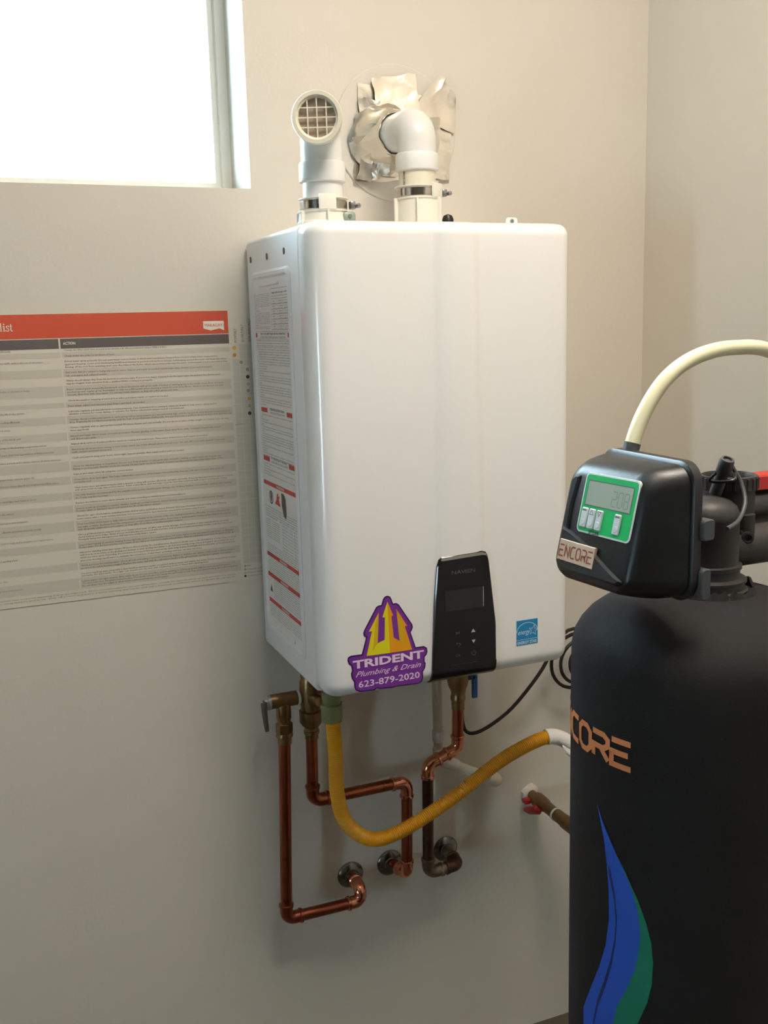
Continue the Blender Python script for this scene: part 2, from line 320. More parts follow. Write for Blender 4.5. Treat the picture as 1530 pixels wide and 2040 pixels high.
ROWS = [[(-0.5106, 0.5252, -0.348, 'Change the filter each time you pay your electric bill. We recommend using a MERV 8 filter.')], [(-0.5106, 0.5163, -0.4321, 'Check under the sinks for evidence of leaks.')], [(-0.5106, 0.5077, -0.2652, 'Direct water spray properly. Do not over-water next to home or block wall foundations. Protect frost sensitive plants when temperatures'), (-0.5106, 0.503, -0.25, 'approach freezing. Cover your landscaping backflow preventer to protect it from frost damage. Landscaping around the home will keep rain water'), (-0.5107, 0.4985, -0.248, 'flowing off the roof from splashing mud onto the sides of the home, which can permanently stain the paint. Stained paint is not a warranted item.')], [(-0.5107, 0.4904, -0.2743, 'Seal joints that are subject to being exposed to water. Inspect and repair as needed countertops, sinks, shower doors and enclosures,'), (-0.5107, 0.4851, -0.4463, 'tub enclosures and cultured marble.')], [(-0.5107, 0.4773, -0.2622, 'Water should always drip from the bottom condensate pipe. If you notice water dripping from the upper pipe, the primary line (lower pipe)'), (-0.5107, 0.4727, -0.375, 'may be clogged. Seek attention from a qualified HVAC contractor promptly.')], [(-0.5108, 0.4634, -0.2568, 'Repair cracked grout around the baseboards or floor thresholds with grout caulk. Cracked or missing grout in the middle of the floor should be'), (-0.5108, 0.4592, -0.257, 'touched up with regular grout. Remember to only use a PH neutral stone cleaning product for your stone floors. Grout is porous and can stain.'), (-0.5108, 0.455, -0.3341, 'Vacuum, then mop with clean water. Do not use steam cleaners, as they will soften grout over time.')], [(-0.5108, 0.4457, -0.3513, 'Check the weather stripping around all four sides and adjust, repair or replace as needed.')], [(-0.5109, 0.4373, -0.3899, 'Paint metal, adjust and lubricate gate hinges and latch, as needed.')], [(-0.5109, 0.4287, -0.2707, 'Lubricate regularly per manufacturer recommendations. Test downward force setting & safety eye beams to help ensure safety and/or'), (-0.5109, 0.4245, -0.326, 'eliminate potential for costly damage to vehicles. For further information please consult a professional.')], [(-0.511, 0.4155, -0.249, 'Operate the air conditioning system in early spring before temperatures are uncomfortably high, and the furnace in early fall before temperatures'), (-0.511, 0.4115, -0.2468, 'drop. If systems do not function properly, seek the help of a professional. Additionally, hire a professional to perform an annual inspection and tune-up.')], [(-0.511, 0.403, -0.2514, 'Cleanse regularly with an appropriate neutral PH stone cleaner and seal annually. Do not sit on or place undue weight on counter tops, as even'), (-0.511, 0.3983, -0.4811, 'stone may break.')], [(-0.5111, 0.3893, -0.2671, 'Inspect and repair minor cracks and paint as needed. Maintain grading so that water flows away from walls. Constant contact with water'), (-0.5111, 0.3845, -0.4708, 'will deteriorate walls.')], [(-0.5111, 0.3766, -0.2899, 'Inspect deck surfaces & patio roofs for cracks in coating and wear/touch. Make minor maintenance and repairs as needed.')], [(-0.5111, 0.3676, -0.2602, 'Avoid large air temperature swings in your home, which can create drywall cracks and nail pops. Set nails, fill cracks with drywall compound,'), (-0.5112, 0.3633, -0.4484, 'caulk corners and paint as needed.')], [(-0.5112, 0.3543, -0.3303, 'Caulk and paint to keep your home water-tight. Inspect annually, then repair and/or paint as needed.')], [(-0.5112, 0.3404, -0.2687, 'Check for standing water or foundation. Do not over flow of water on side yards with sidewalks, curbing or other materials. Repaint any'), (-0.5113, 0.3362, -0.2654, 'flaking or peeling paint. Hairline cracks are normal. Fill and repair cracks as needed. Contact a professional for any cracks larger than 1/4 in.')], [(-0.5113, 0.3277, -0.4159, 'Inspect and clean safely by using the correct ladder.')], [(-0.5113, 0.3188, -0.2655, 'Close valves, then open again. This helps reduce the occurrence of hard-water mineral buildup that can lock valves in place after years of'), (-0.5113, 0.3147, -0.4844, 'not being used.')], [(-0.5114, 0.3057, -0.2496, 'Clean lower door and window tracks with a vacuum so they will operate efficiently, and glide smoothly. Properly lubricate window and door tracks'), (-0.5114, 0.3018, -0.2604, 'with spray polish to help slide perfect runner. Polish is friendly to vinyl and helps repel the dust that interferes with proper opening and closing.')], [(-0.5114, 0.2933, -0.2538, 'Use only cleaners recommended by the manufacturer and be careful not to damage one of these finishes. Occasionally, cleaning and clearing'), (-0.5114, 0.2887, -0.46, 'the P-trap may be necessary.')], [(-0.5115, 0.2803, -0.3324, 'Replace the battery in every alarm annually and clean according to manufacturer recommendations.')], [(-0.5115, 0.2712, -0.2667, 'Inspect, touch up and paint as needed. Hairline cracks are normal in stucco, caused by large seasonal temperature and humidity changes.'), (-0.5115, 0.2672, -0.3759, 'Prompt repair of damaged stucco will extend the life of the stucco system.')], [(-0.5115, 0.2588, -0.2636, 'Watch for signs of infestation, including termite shelter tubes and hollow wood. If found, have a professional treat promptly. Each Maracay'), (-0.5116, 0.2541, -0.2997, 'home comes with a 1-year termite warranty. It is recommended to have the home renewed for termites every 3 years.')], [(-0.5116, 0.2455, -0.2591, 'Drain a portion of the water to help remove sediment resting on the bottom of the unit, making it run more efficiently. Contact a plumber for'), (-0.5116, 0.2405, -0.2571, 'any leaks or water discharge from the temperature and pressure release valves. If you have a tankless water heater, please follow the manual'), (-0.5116, 0.2363, -0.3403, 'with its specific maintenance procedures, as they differ from those of traditional water heaters.')], [(-0.5116, 0.2279, -0.2609, "Hire a professional to inspect your roof every other year or after any storm damage. Don't assume it was caused unless severely."), (-0.5117, 0.2237, -0.255, 'Avoid walking on roof tiles. Areas of your roof that are not covered with roof tiles such as patios require protecting overlays each and every year.'), (-0.5117, 0.2196, -0.3853, 'Promptly fixing non-damaged areas will save you costly future repairs.')], [(-0.5117, 0.2105, -0.2548, 'Inspect and reapply as needed. Varying homes typically need to be reapplied every 3-5 years if your home was painted with Dunn or Express'), (-0.5117, 0.2065, -0.2532, 'Enclave paint. For the best practice color match please visit your local home improvement store. Express repainting need more frequent touch up.')], [(-0.5118, 0.1981, -0.2501, 'Inspect for standing water that remains 48 hours after it storms. Do not allow trees, flowers or shrubs near to the foundations of your home or block'), (-0.5118, 0.1937, -0.2539, 'with it to be in moisture or the grading and drainage as your lot may lead water to all of your property. Large stones and gravel can prevent this area'), (-0.5118, 0.1893, -0.2535, 'which are never spots of ponding. Do not move or a topsoil this area and set the lawn away sloping downright and around your yard natural slopes'), (-0.5118, 0.1843, -0.3099, 'altered by showing runoff water to minimize the occurrence of rain water spreading mud that can stain the home.')], [(-0.5118, 0.176, -0.2531, 'Check and listen for running water. Check all seals and tubing is worn for corrosion. Failure to maintain the system could result in fast to advance'), (-0.5119, 0.1716, -0.2596, 'erosion if the tubes become plugged. Replace the water seal with the adjustment knobs in the government standards if a gurgle runs water.')], [(-0.5119, 0.1627, -0.2521, 'Use your touch up paint along with a clean brush to minimize repairs on painted surfaces inside and outside the home. Cover to accidental mishaps'), (-0.5119, 0.1588, -0.3003, 'and marks. For best results, use a light coat of paint over the area with a feathering stroke to blend with adjoining areas.')], [(-0.5119, 0.15, -0.2621, 'Inspect pavers for signs of wear. Even water flows are out of surface, power washing or just keeping will shift the sand placed for pavers,'), (-0.5119, 0.1461, -0.2494, 'The sand helps keep the pavers locked in place. Periodically add sand and sweep the sand joints to help keep your pavers locking and performing great.'), (-0.512, 0.1418, -0.3693, 'Do not drive over the edges or allow heavy commercial vehicles on the pavers.')]]
LEFT = [(-0.589, 0.5254, 'keep the system running efficiently.'), (-0.5445, 0.5074, 'against the foundation, home walls, and/or dry rot of structure'), (-0.5669, 0.4638, 'when grout at baths or showers is faulty'), (-0.5781, 0.429, 'extends the life of the system'), (-0.5852, 0.416, 'and keeps the system cooling efficiently'), (-0.6012, 0.4036, 'of countertops and stone'), (-0.5868, 0.3892, 'will extend the life of the block wall'), (-0.5494, 0.3763, 'reduces damage to the building components below'), (-0.538, 0.365, 'nail pops. Improves appearance of finished interior'), (-0.5298, 0.3523, 'extends maintenance periods and reduces chances of water intrusion'), (-0.5711, 0.3264, 'protects against leaks, extends gutter life'), (-0.5352, 0.3153, 'of house water shutoff and irrigation backflow valves'), (-0.5717, 0.2915, 'of the cartridges and requires salons'), (-0.6075, 0.2713, 'extends the life of the stucco'), (-0.5876, 0.2571, 'early detection and treatment'), (-0.5681, 0.2429, 'efficient operation uses less energy'), (-0.5519, 0.2246, 'which may lead to leaks and premature roof replacement'), (-0.6081, 0.1961, 'with drainage and grading plans'), (-0.6254, 0.1626, 'over time'), (-0.6046, 0.1475, 'ensures proper performance')]
FL_B = [[0.0654, 0.083], [0.129, 0.0677], [0.2313, 0.0482], [0.3333, 0.0286], [0.4095, 0.0097], [0.4561, -0.0086], [0.4818, -0.0304], [0.4718, -0.0542], [0.44, -0.0749], [0.3709, -0.1007], [0.2963, -0.1228], [0.2685, -0.1445], [-0.0766, -0.1746], [-0.0794, -0.1544], [0.0118, -0.126], [0.1146, -0.0927], [0.1816, -0.0634], [0.2127, -0.0325], [0.2039, 0.0], [0.1829, 0.0245], [0.1477, 0.0503], [0.1049, 0.0686]]
FL_G = [[0.2973, 0.0381], [0.3716, 0.0215], [0.4632, 0.001], [0.5254, -0.0189], [0.5662, -0.0377], [0.5825, -0.0578], [0.5766, -0.0815], [0.547, -0.1019], [0.4748, -0.13], [0.2685, -0.1445], [0.2963, -0.1228], [0.3709, -0.1007], [0.44, -0.0749], [0.4718, -0.0542], [0.4818, -0.0304], [0.4561, -0.0086], [0.4095, 0.0097]]
FL_LINE = [[0.2032, 0.021], [0.2257, 0.0131], [0.2659, -0.0078], [0.2829, -0.0279], [0.2742, -0.0522], [0.2384, -0.0786], [0.1761, -0.1075], [0.1074, -0.1328], [0.0589, -0.1621]]

# ------------------------------------------------------------------ the setting
ZF, ZC = -0.938, 1.80
XL, XR, YF = -4.50, 0.594, -4.20
WX0, WX1, WZ0, WZ1 = -1.12, -0.1935, 0.778, 1.46        # window opening in the back wall
def wallbox(mb, x0, x1, y0, y1, z0, z1): mb.box(((x0 + x1) / 2, (y0 + y1) / 2, (z0 + z1) / 2), (x1 - x0, y1 - y0, z1 - z0))
mb = MB()
wallbox(mb, XL - .16, WX0, 0, .17, ZF, ZC); wallbox(mb, WX1, XR + .16, 0, .17, ZF, ZC); wallbox(mb, WX0, WX1, 0, .17, ZF, WZ0); wallbox(mb, WX0, WX1, 0, .17, WZ1, ZC)
wall_back = struct('wall_back', mb, M['wall'])
mb = MB(); wallbox(mb, XR, XR + .16, YF, 0, ZF, ZC); struct('wall_right', mb, M['wall'])
LY0, LY1, LZ0, LZ1 = -2.74, -2.30, -0.60, 0.70           # low side light in the left wall
mb = MB()
wallbox(mb, XL - .16, XL, YF, LY0, ZF, ZC); wallbox(mb, XL - .16, XL, LY1, 0, ZF, ZC); wallbox(mb, XL - .16, XL, LY0, LY1, ZF, LZ0); wallbox(mb, XL - .16, XL, LY0, LY1, LZ1, ZC)
struct('wall_left', mb, M['wall_far'])
mb = MB(); wallbox(mb, XL - .16, XR + .16, YF - .16, YF, ZF, ZC); struct('wall_front', mb, M['wall_far'])
mb = MB(); wallbox(mb, XL - .16, XR + .16, YF - .16, .17, ZF - .1, ZF); struct('floor', mb, M['conc'])
mb = MB(); wallbox(mb, XL - .16, XR + .16, YF - .16, .17, ZC, ZC + .1); struct('ceiling', mb, M['ceil'])
def window(name, x0, x1, z0, z1, fr, depth, fw, rail=None):
    e = thing(name, None, None, fr((x0 + x1) / 2, z0, depth)); e['kind'] = 'structure'
    mb = MB(); d = 0.05
    for a, b, c, dd in ((x0, x1, z0, z0 + fw), (x0, x1, z1 - fw, z1), (x0, x0 + fw, z0 + fw, z1 - fw), (x1 - fw, x1, z0 + fw, z1 - fw)):
        mb.prism([(a, c), (b, c), (b, dd), (a, dd)], fr, depth - d / 2, depth + d / 2, 0.004)
    obj('frame', mb, M['vinyl'], e, 30)
    if rail:
        mb = MB(); mb.prism([(x0 + fw, rail - .018), (x1 - fw, rail - .018), (x1 - fw, rail + .018), (x0 + fw, rail + .018)], fr, depth - .024, depth + .022, .003); obj('meeting_rail', mb, M['vinyl'], e, 30)
    mb = MB()
    for a, b, c, dd in ((x0 + fw, x1 - fw, z0 + fw, z0 + fw + .010), (x0 + fw, x1 - fw, z1 - fw - .010, z1 - fw), (x0 + fw, x0 + fw + .010, z0 + fw + .010, z1 - fw - .010), (x1 - fw - .010, x1 - fw, z0 + fw + .010, z1 - fw - .010)):
        mb.prism([(a, c), (b, c), (b, dd), (a, dd)], fr, depth - .012, depth + .016, 0.003)
    obj('glazing_bead', mb, M['vinyl'], e, 30)
    mb = MB(); mb.prism([(x0 + fw, z0 + fw), (x1 - fw, z0 + fw), (x1 - fw, z1 - fw), (x0 + fw, z1 - fw)], fr, depth - .003, depth + .003)
    obj('pane', mb, M['glass'], e, 0)
    return e
window('window_1', WX0, WX1, WZ0, WZ1, frame((0, 0, 0), (1, 0, 0), (0, 0, 1), (0, 1, 0)), 0.145, 0.016)
window('window_2', LY0, LY1, LZ0, LZ1, frame((XL, 0, 0), (0, 1, 0), (0, 0, 1), (-1, 0, 0)), 0.10, 0.016, 0.27)
lamp = thing('added_ceiling_lamp', 'added unseen square white ceiling lamp overhead above the water heater', 'lamp', (-0.02, -1.14, ZC))  # fixture out of view, added to carry the warm overhead light
mb = MB(); mb.prism(rrect(-.30, .30, -.30, .30, .03), frame((-0.02, -1.14, ZC), (1, 0, 0), (0, -1, 0)), 0.0, 0.028, 0.006); obj('housing', mb, M['lampw'], lamp)
mb = MB(); mb.prism(rrect(-.26, .26, -.26, .26, .02), frame((-0.02, -1.14, ZC), (1, 0, 0), (0, -1, 0)), 0.028, 0.032, 0.002); obj('diffuser', mb, M['diffuser'], lamp)

# ------------------------------------------------------------------ water heater
HT = thing('water_heater', 'large white wall-hung tankless water heater with black control panel', 'water heater', (0, -0.168, 0))
XLH, XRH, YC, YFR = -0.210, 0.2125, -0.289, -0.336
mb = MB(); mb.box(((XLH + XRH) / 2, (YC - .004) / 2 - .002, .348), (XRH - XLH - .001, -YC - .004, .690), .008, 3)
case = obj('case', mb, M['case'], HT)
# front cover: deep-drawn, rounded, with a shallow raised band down the middle
def cover_ring(z, e, Rr=.032):
    t = (0.696 - z) / 0.476
    xs = [STRIP[i][0] + (STRIP[i + 4][0] - STRIP[i][0]) * min(max(t, 0), 1.25) for i in range(4)]
    r = max(.004, Rr - e); pts = [(XLH + e, YC - .0008)]
    cx = XLH + e + r; yf = YFR + e
    pts.append((XLH + e, yf + r + .006))
    for k in range(9):
        a = math.pi + math.pi / 2 * k / 8; pts.append((cx + r * math.cos(a), yf + r + r * math.sin(a)))
    h = 0.0045
    pts += [(-.12, yf), (-.06, yf), (xs[0] - .004, yf), (xs[0], yf - h * .12), (xs[0] * .5 + xs[1] * .5, yf - h * .6), (xs[1], yf - h), (xs[1] * .5 + xs[2] * .5, yf - h), (xs[2], yf - h), (xs[2] * .45 + xs[3] * .55, yf - h * .75), (xs[3], yf - h * .1), (xs[3] + .004, yf), (.12, yf)]
    r2 = max(.004, .020 - e); cx = XRH - e - r2
    for k in range(9):
        a = -math.pi / 2 + math.pi / 2 * k / 8; pts.append((cx + r2 * math.cos(a), yf + r2 + r2 * math.sin(a)))
    pts.append((XRH - e, YC - .0008))
    return [V((x, y, z)) for x, y in pts]
rt, rb = .020, .026; rows = []
for k in range(8):
    a = math.pi / 2 * k / 7; rows.append((rb * (1 - math.cos(a * 1.0 - 0)) if False else rb - rb * math.cos(math.pi / 2 - a) if False else rb * (1 - math.sin(math.acos(1 - k / 7))) , rb * k / 7))
rings = [cover_ring(z, e) for e, z in rows]
for k in range(1, 20): rings.append(cover_ring(rb + (0.696 - rt - rb) * k / 20, 0))
for k in range(8): rings.append(cover_ring(0.696 - rt + rt * k / 7, rt * (1 - math.sqrt(max(0, 1 - (k / 7) ** 2)))))
mb = MB(); mb.loft(rings, True, True); fcov = obj('front_cover', mb, M['enamel'], HT, 40)
SIDE = frame((XLH, 0, 0), (0, -1, 0), (0, 0, 1), (-1, 0, 0))
mb = MB(); rg = []
for ins, w in ((0, -.001), (0, .0004), (.004, .003), (.009, .003), (.012, .0006)): rg.append([SIDE(u, v, w) for u, v in rrect(.036 + ins, .247 - ins, .038 + ins, .640 - ins, .016 - ins * .5, 6)])
mb.loft(rg, False, True)
mb.prism(rrect(.081, .190, .6155, .6215, .0028), SIDE, .0004, .0034, .0012)
mb.prism(rrect(.081, .198, .0535, .0595, .0028), SIDE, .0004, .0034, .0012)
spanel = obj('side_panel', mb, M['case'], HT, 30)
for y, z in ((.0362, .6612), (.1303, .6601), (.2206, .6615)):
    mb = MB(); mb.prism(rrect(y - .0035, y + .0035, z - .005, z + .005, .0034), SIDE, -.001, .0004); obj('knockout_hole', mb, M['lcdoff'], HT, 0)
# warning label on the side
mb = MB(); mb.prism(rrect(.050, .2435, .062, .612, .003), SIDE, .0006, .0010)
wl = obj('warning_label', mb, M['label'], HT, 0)
W1 = .0012
reds = [(.0515, .0600, .5365, .5435), (.2265, .2420, .5365, .5435), (.0635, .0990, .4165, .4238), (.2040, .2400, .4165, .4238), (.0635, .0990, .3362, .3440), (.2040, .2400, .3362, .3440)]
for a, b, c, d in reds:
    mb = MB(); mb.rect(a, b, c, d, SIDE, W1); obj('red_block', mb, M['red'], wl, 0)
for c, d in ((.2956, .3026), (.1732, .1802), (.1375, .1450), (.0922, .0995)):
    mb = MB(); mb.rect(.0575, .2435, c, d, SIDE, W1); rbn = obj('red_band', mb, M['red'], wl, 0)
tx = MB(); tx.use(0)
for (c, d) in ((.2956, .3026), (.1732, .1802), (.1375, .1450), (.0922, .0995)):
    tx.use(1); text(tx, 'WARNING', SIDE, .130, .172, c + .0014, v1=d - .0014, w=W1 + .0002, bold=.02, res=1); tx.use(0)
def para(lines, u0, u1, vt, pitch, size, last=.6):
    for i, s in enumerate(lines): text(tx, s, SIDE, u0, u1 if len(s) > 46 else None, vt - pitch * i, size=size, w=W1, res=1)
A1 = ["Install in accordance with local codes, or in the", "absence of local codes with the national fuel", "gas code and the installation manual supplied", "with this appliance. Improper installation,", "adjustment, alteration, service or maintenance", "can cause injury or property damage. Refer to", "the manual. For assistance consult a qualified", "installer, service agency or the gas supplier.", "Minimum clearances", "from combustible material:", "Top 12 in, bottom 12 in, front 4 in", "sides 3 in and rear 0.5 in. For installation", "on combustible flooring or in an alcove keep", "room for service. Suitable for water heating", "and space heating. Do not store gasoline or", "other flammable vapors near this appliance.", "Maximum water pressure 150 psi. Approved", "for indoor or outdoor installation. Vent the", "unit with special gas vent.", "The maximum inlet gas pressure must not exceed", "the value specified by the manufacturer."]
for i, s in enumerate(A1): text(tx, s, SIDE, .0525, .139 if len(s) > 38 else None, .6035 - .00268 * i, size=.0021, w=W1, res=1)
text(tx, 'High altitude gas orifice', SIDE, .152, .236, .6030, size=.0032, w=W1, bold=.02, res=1); text(tx, 'size and manifold pressure', SIDE, .150, .238, .5985, size=.0026, w=W1, res=1)
for r in range(6):
    zt = .5905 - .0076 * r
    for c, (a, b) in enumerate((('Gas', 'type'), ('0-5,400 ft', 'set') if r == 0 else ('-0.0%d in' % (40 + r * 3), '%d Pa' % (12 + r)), ('to 10,100', 'setting') if r == 0 else ('-0.1%d in' % (10 + r * 2), '%d Pa' % (31 + r)))):
        if c == 0 and r: a, b = (('NG', '0.35 in'), ('LP', '0.29 in'))[r % 2]
        u = .155 + c * .030; text(tx, a, SIDE, u, u + (.012 if c == 0 else .022), zt, size=.0026, w=W1, res=1); text(tx, b, SIDE, u, u + (.018 if c == 0 else .020), zt - .0034, size=.0026, w=W1, res=1)
for v in (.6102, .5948, .5868, .5792, .5716, .5640, .5564, .5480): tx.rect(.146, .2415, v, v + .0004, SIDE, W1)
for u in (.146, .1785, .2095, .2411): tx.rect(u, u + .0004, .548, .6102 if u in (.146, .2411) else .5948, SIDE, W1)
text(tx, 'FOR YOUR SAFETY READ BEFORE OPERATING', SIDE, .080, .214, .5403, v1=.5437, w=W1, bold=.02, res=1); text(tx, 'POUR VOTRE SECURITE LIRE AVANT UTILISATION', SIDE, .080, .214, .5352, v1=.5382, w=W1, res=1)
for v in (.5455, .5340, .5205): tx.rect(.0525, .2415, v, v + .0003, SIDE, W1)
B1 = ["WARNING: If you do not follow these instructions exactly, a fire or explosion", "may result causing property damage, personal injury or loss of life. Keep it", "with this appliance for future reference by the user"]
for i, s in enumerate(B1): text(tx, s, SIDE, .054, .2405 if i < 2 else .225, .5305 - .0040 * i, size=.0029, w=W1, res=1)
B2 = ["A. This appliance does not have a pilot. It is equipped with an ignition device", "which automatically lights the burner. Do not try to light the burner by hand.", "B. BEFORE OPERATING smell all around the appliance area for gas. Be sure to", "smell next to the floor because some gas is heavier than air and will settle", "on the floor. WHAT TO DO IF YOU SMELL GAS: do not try to light any appliance.", "Do not touch any electric switch; do not use any phone in your building.", "Immediately call your gas supplier from a phone outside the building. Follow", "the gas supplier's instructions to the letter.", "If you cannot reach your gas supplier,", "call the fire department. C. Use only your hand to turn the gas shutoff valve.", "Never use tools to push it.", "If the handle will not turn by hand, do not try to repair it, call a qualified", "service technician. Force or attempted repair may result in a fire or explosion.", "D. Do not use this appliance if any part has been under water. Immediately call", "a qualified", "service technician to inspect the appliance and to replace any part of the control", "system and any gas control which has been under water. Should overheating occur", "or the gas supply fail to shut off, turn off the manual gas control valve to the", "appliance. Do not use an extension cord. Keep the area clear of combustible", "materials and gasoline.", "Label all wires prior to disconnection when servicing controls. Wiring errors can", "cause improper and dangerous operation. Verify proper operation after servicing", "and check the vent pipe every year for damage and for leaks at each joint of it", "and contact an authorized"]
for i, s in enumerate(B2): text(tx, s, SIDE, .0585 + (.004 if i % 5 else 0), (.236 + .004 * (i % 2)) if len(s) > 46 else None, .5165 - .00385 * i, size=.0029, w=W1, res=1)
text(tx, 'OPERATING INSTRUCTIONS', SIDE, .112, .192, .4210, v1=.4250, w=W1, bold=.02, res=1); text(tx, "MODE D'UTILISATION", SIDE, .116, .192, .4160, v1=.4192, w=W1, res=1)
B3 = ["1. STOP! Read the safety information above on this label before you light it up", "2. Set it.", "3. Turn off all electric power to the", "4. This appliance is equipped with an ignition device which automatically lights", "the burner.", "5. Turn the manual gas valve clockwise to the OFF position. Wait five minutes to", "clear out any gas. Then smell for gas, including near the floor. If you smell gas", "STOP! Follow B", "6. If you do not smell gas, go on to the next step. Turn the gas valve to ON. Turn", "on all electric power to the appliance. Set the temperature to the setting wanted.", "7. If the appliance will not operate, follow the instructions to turn off the gas", "and call your service technician or gas supplier. Check the water filter at the", "inlet monthly.", "8. Read the manual before changing any setting of the controller of this appliance", "and keep clear the intake", "screen at the top of it", "9. Flush the heat exchanger each year with a mild cleaner. Close both shutoffs and", "use the service ports, then open the valves slowly and purge the air."]
for i, s in enumerate(B3): text(tx, s, SIDE, .0625, (.2395 - .003 * (i % 3)) if len(s) > 46 else None, .4110 - .00392 * i, size=.0029, w=W1, res=1)
text(tx, 'TO TURN OFF GAS TO APPLIANCE', SIDE, .108, .194, .3412, v1=.3450, w=W1, bold=.02, res=1); text(tx, "COUPER L'ADMISSION DE GAZ DE L'APPAREIL", SIDE, .106, .198, .3358, v1=.3392, w=W1, res=1)
B4 = ["1. Turn off all electric power to the appliance if service is to be performed now.", "2. Turn off the gas at the manual", "shutoff valve by hand, clockwise to OFF. Do not force it. Replace the front cover", "and tighten the screws by hand", "before use. Keep this label clean and readable at all times, see the manual for it"]
for i, s in enumerate(B4): text(tx, s, SIDE, .0625, .2385 if len(s) > 46 else None, .3310 - .0044 * i, size=.0030, w=W1, res=1)
# scald pictograms
tx.use(2); tx.flat(rrect(.086, .108, .266, .288, .010), SIDE, W1); tx.use(3); tx.flat(rrect(.089, .105, .2685, .2855, .008), SIDE, W1 + .0001); tx.use(0)
tx.flat([(.094, .284), (.100, .285), (.103, .279), (.1, .270), (.095, .270), (.093, .278)], SIDE, W1 + .0002)
tx.use(1 + 3); tx.flat([(.118, .270), (.149, .268), (.141, .279), (.146, .285), (.137, .284), (.139, .290), (.130, .286), (.128, .278)], SIDE, W1 + .0001)
tx.use(5); tx.flat([(.156, .2925), (.170, .2915), (.178, .285), (.180, .262), (.176, .252), (.165, .256), (.156, .272)], SIDE, W1 + .0001); tx.use(0)
C1 = ["HOT WATER CAN SCALD. Water temperature over 125 F can cause severe burns instantly", "or death from scalds. Children, disabled and elderly are at the highest risk of it", "being scalded. Feel water before bathing or showering. Temperature limiting valves", "are available. See the instruction manual before setting the temperature at unit.", "WATER TEMPERATURE CHART          TIME TO PRODUCE SERIOUS BURNS on adult skin"]
for i, s in enumerate(C1): text(tx, s, SIDE, .0625, .2405, .2585 - .0041 * i, size=.0030, w=W1, res=1)
for i in range(9):
    text(tx, ("%d F (%d C)   more than %d minutes" % (120 + 5 * i, 49 + 3 * i, 9 - i)), SIDE, .0625, .138, .2360 - .0037 * i, size=.0028, w=W1, res=1)
    text(tx, ("Adult: about %d seconds   Child: %d sec" % (30 - 3 * i, 20 - 2 * i)), SIDE, .152, .2405, .2375 - .0050 * i, size=.0030, w=W1, res=1)
def fillb(v0, v1, u0=.0625, u1=.2405, p=.0038):
    bank = ["Use this appliance only with the type of gas shown on the rating plate and do not", "modify the unit. Installation and service must be performed by a qualified installer", "Do not store or use gasoline or other flammable vapors and liquids in the vicinity", "of this or any other appliance. Keep the vent terminal clear of snow and debris now", "Carbon monoxide poisoning can lead to death. Check all vent joints for leaks before"]
    i = 0; v = v1
    while v > v0: text(tx, bank[(i + int(v1 * 1000)) % 5], SIDE, u0, u1 - .004 * (i % 3), v, size=.0027, w=W1, res=1); v -= p; i += 1
fillb(.182, .1935); fillb(.147, .1700); fillb(.101, .1340, .088); fillb(.066, .0885)
tx.use(2); tx.flat([(.066, .112), (.081, .112), (.0735, .125)], SIDE, W1); tx.use(0)
obj('printed_text', tx, [M['ink'], M['label'], M['ink'], M['label'], M['red'], M['lcdoff']], wl, 0)

# control panel: black glass strip wrapped low on the front
FR = frame((0, YFR, 0), (1, 0, 0), (0, 0, 1), (0, -1, 0))
cp_poly = [(-.0373, .0260), (-.0317, .1343), (-.0268, .188), (-.0235, .199), (-.0186, .2035), (.0499, .2058), (.0565, .2035), (.0600, .197), (.062, .1878), (.0735, .088), (.0738, .0260)]
mb = MB(); mb.prism(cp_poly, FR, -.006, .0052, .0016)
rg = []
for k in range(9):
    a = R_(-3 + 74 * k / 8); tp_ = max(0, k - 3) * .0009; rg.append([V((x, -(.310 + (r - tp_ * (r > .03)) * math.cos(a)), .026 - (r - tp_ * (r > .03)) * math.sin(a))) for x, r in ((-.0373, .0308), (-.0369, .0312), (.0734, .0312), (.0738, .0308), (.0738, .022), (-.0373, .022))])
mb.loft(rg); cpn = obj('control_panel', mb, M['glassblack'], HT, 40)
mb = MB(); mb.prism([(-.0212, .1988), (-.0175, .2018), (.0495, .2040), (.0555, .2018), (.0583, .1955), (.0560, .1985), (.050, .1995), (-.018, .1970)], FR, .0048, .0056); obj('top_trim', mb, M['silver'], cpn, 0)
mb = MB(); text(mb, 'NAVIEN', FR, -.0031, .0375, .1742, v1=.1802, w=.00535, bold=.03); obj('brand_lettering', mb, M['sym'], cpn, 0)
mb = MB(); mb.rect(-.0141, .0512, .1171, .1498, FR, .0053); obj('display', mb, M['lcdoff'], cpn, 0)
mb = MB(); mb.rect(.0506, .0516, .1180, .1495, FR, .0055); obj('display_edge', mb, M['symw'], cpn, 0)
mb = MB(); text(mb, 'M', FR, .0030, .0092, .0785, v1=.0828, w=.00535, bold=.02); text(mb, 'OK', FR, .0018, .0108, .0425, v1=.0472, w=.00535)
for q in stroke([(.0030, .0640), (.0088, .0640), (.0104, .0625), (.0104, .0610), (.0085, .0596), (.0060, .0596)], .0011): mb.flat(q, FR, .00535)
mb.flat([(.0022, .0640), (.0050, .0662), (.0050, .0618)], FR, .00535)
for q in stroke([(.0335 + .0036 * math.sin(a), .0448 + .0036 * math.cos(a)) for a in [R_(35 + 290 * k / 12) for k in range(13)]], .0009): mb.flat(q, FR, .00535)
mb.rect(.0331, .0339, .0455, .0495, FR, .00535); mb.rect(-.008, .041, .0300, .0303, FR, .00535)
obj('button_symbols', mb, M['sym'], cpn, 0)
for n_, tri in (('up_arrow', [(.0290, .0785), (.0368, .0785), (.0327, .0840)]), ('down_arrow', [(.0300, .0662), (.0366, .0662), (.0333, .0608)])):
    mb = MB(); mb.flat(tri, FR, .00535); obj(n_, mb, M['symw'], cpn, 0)
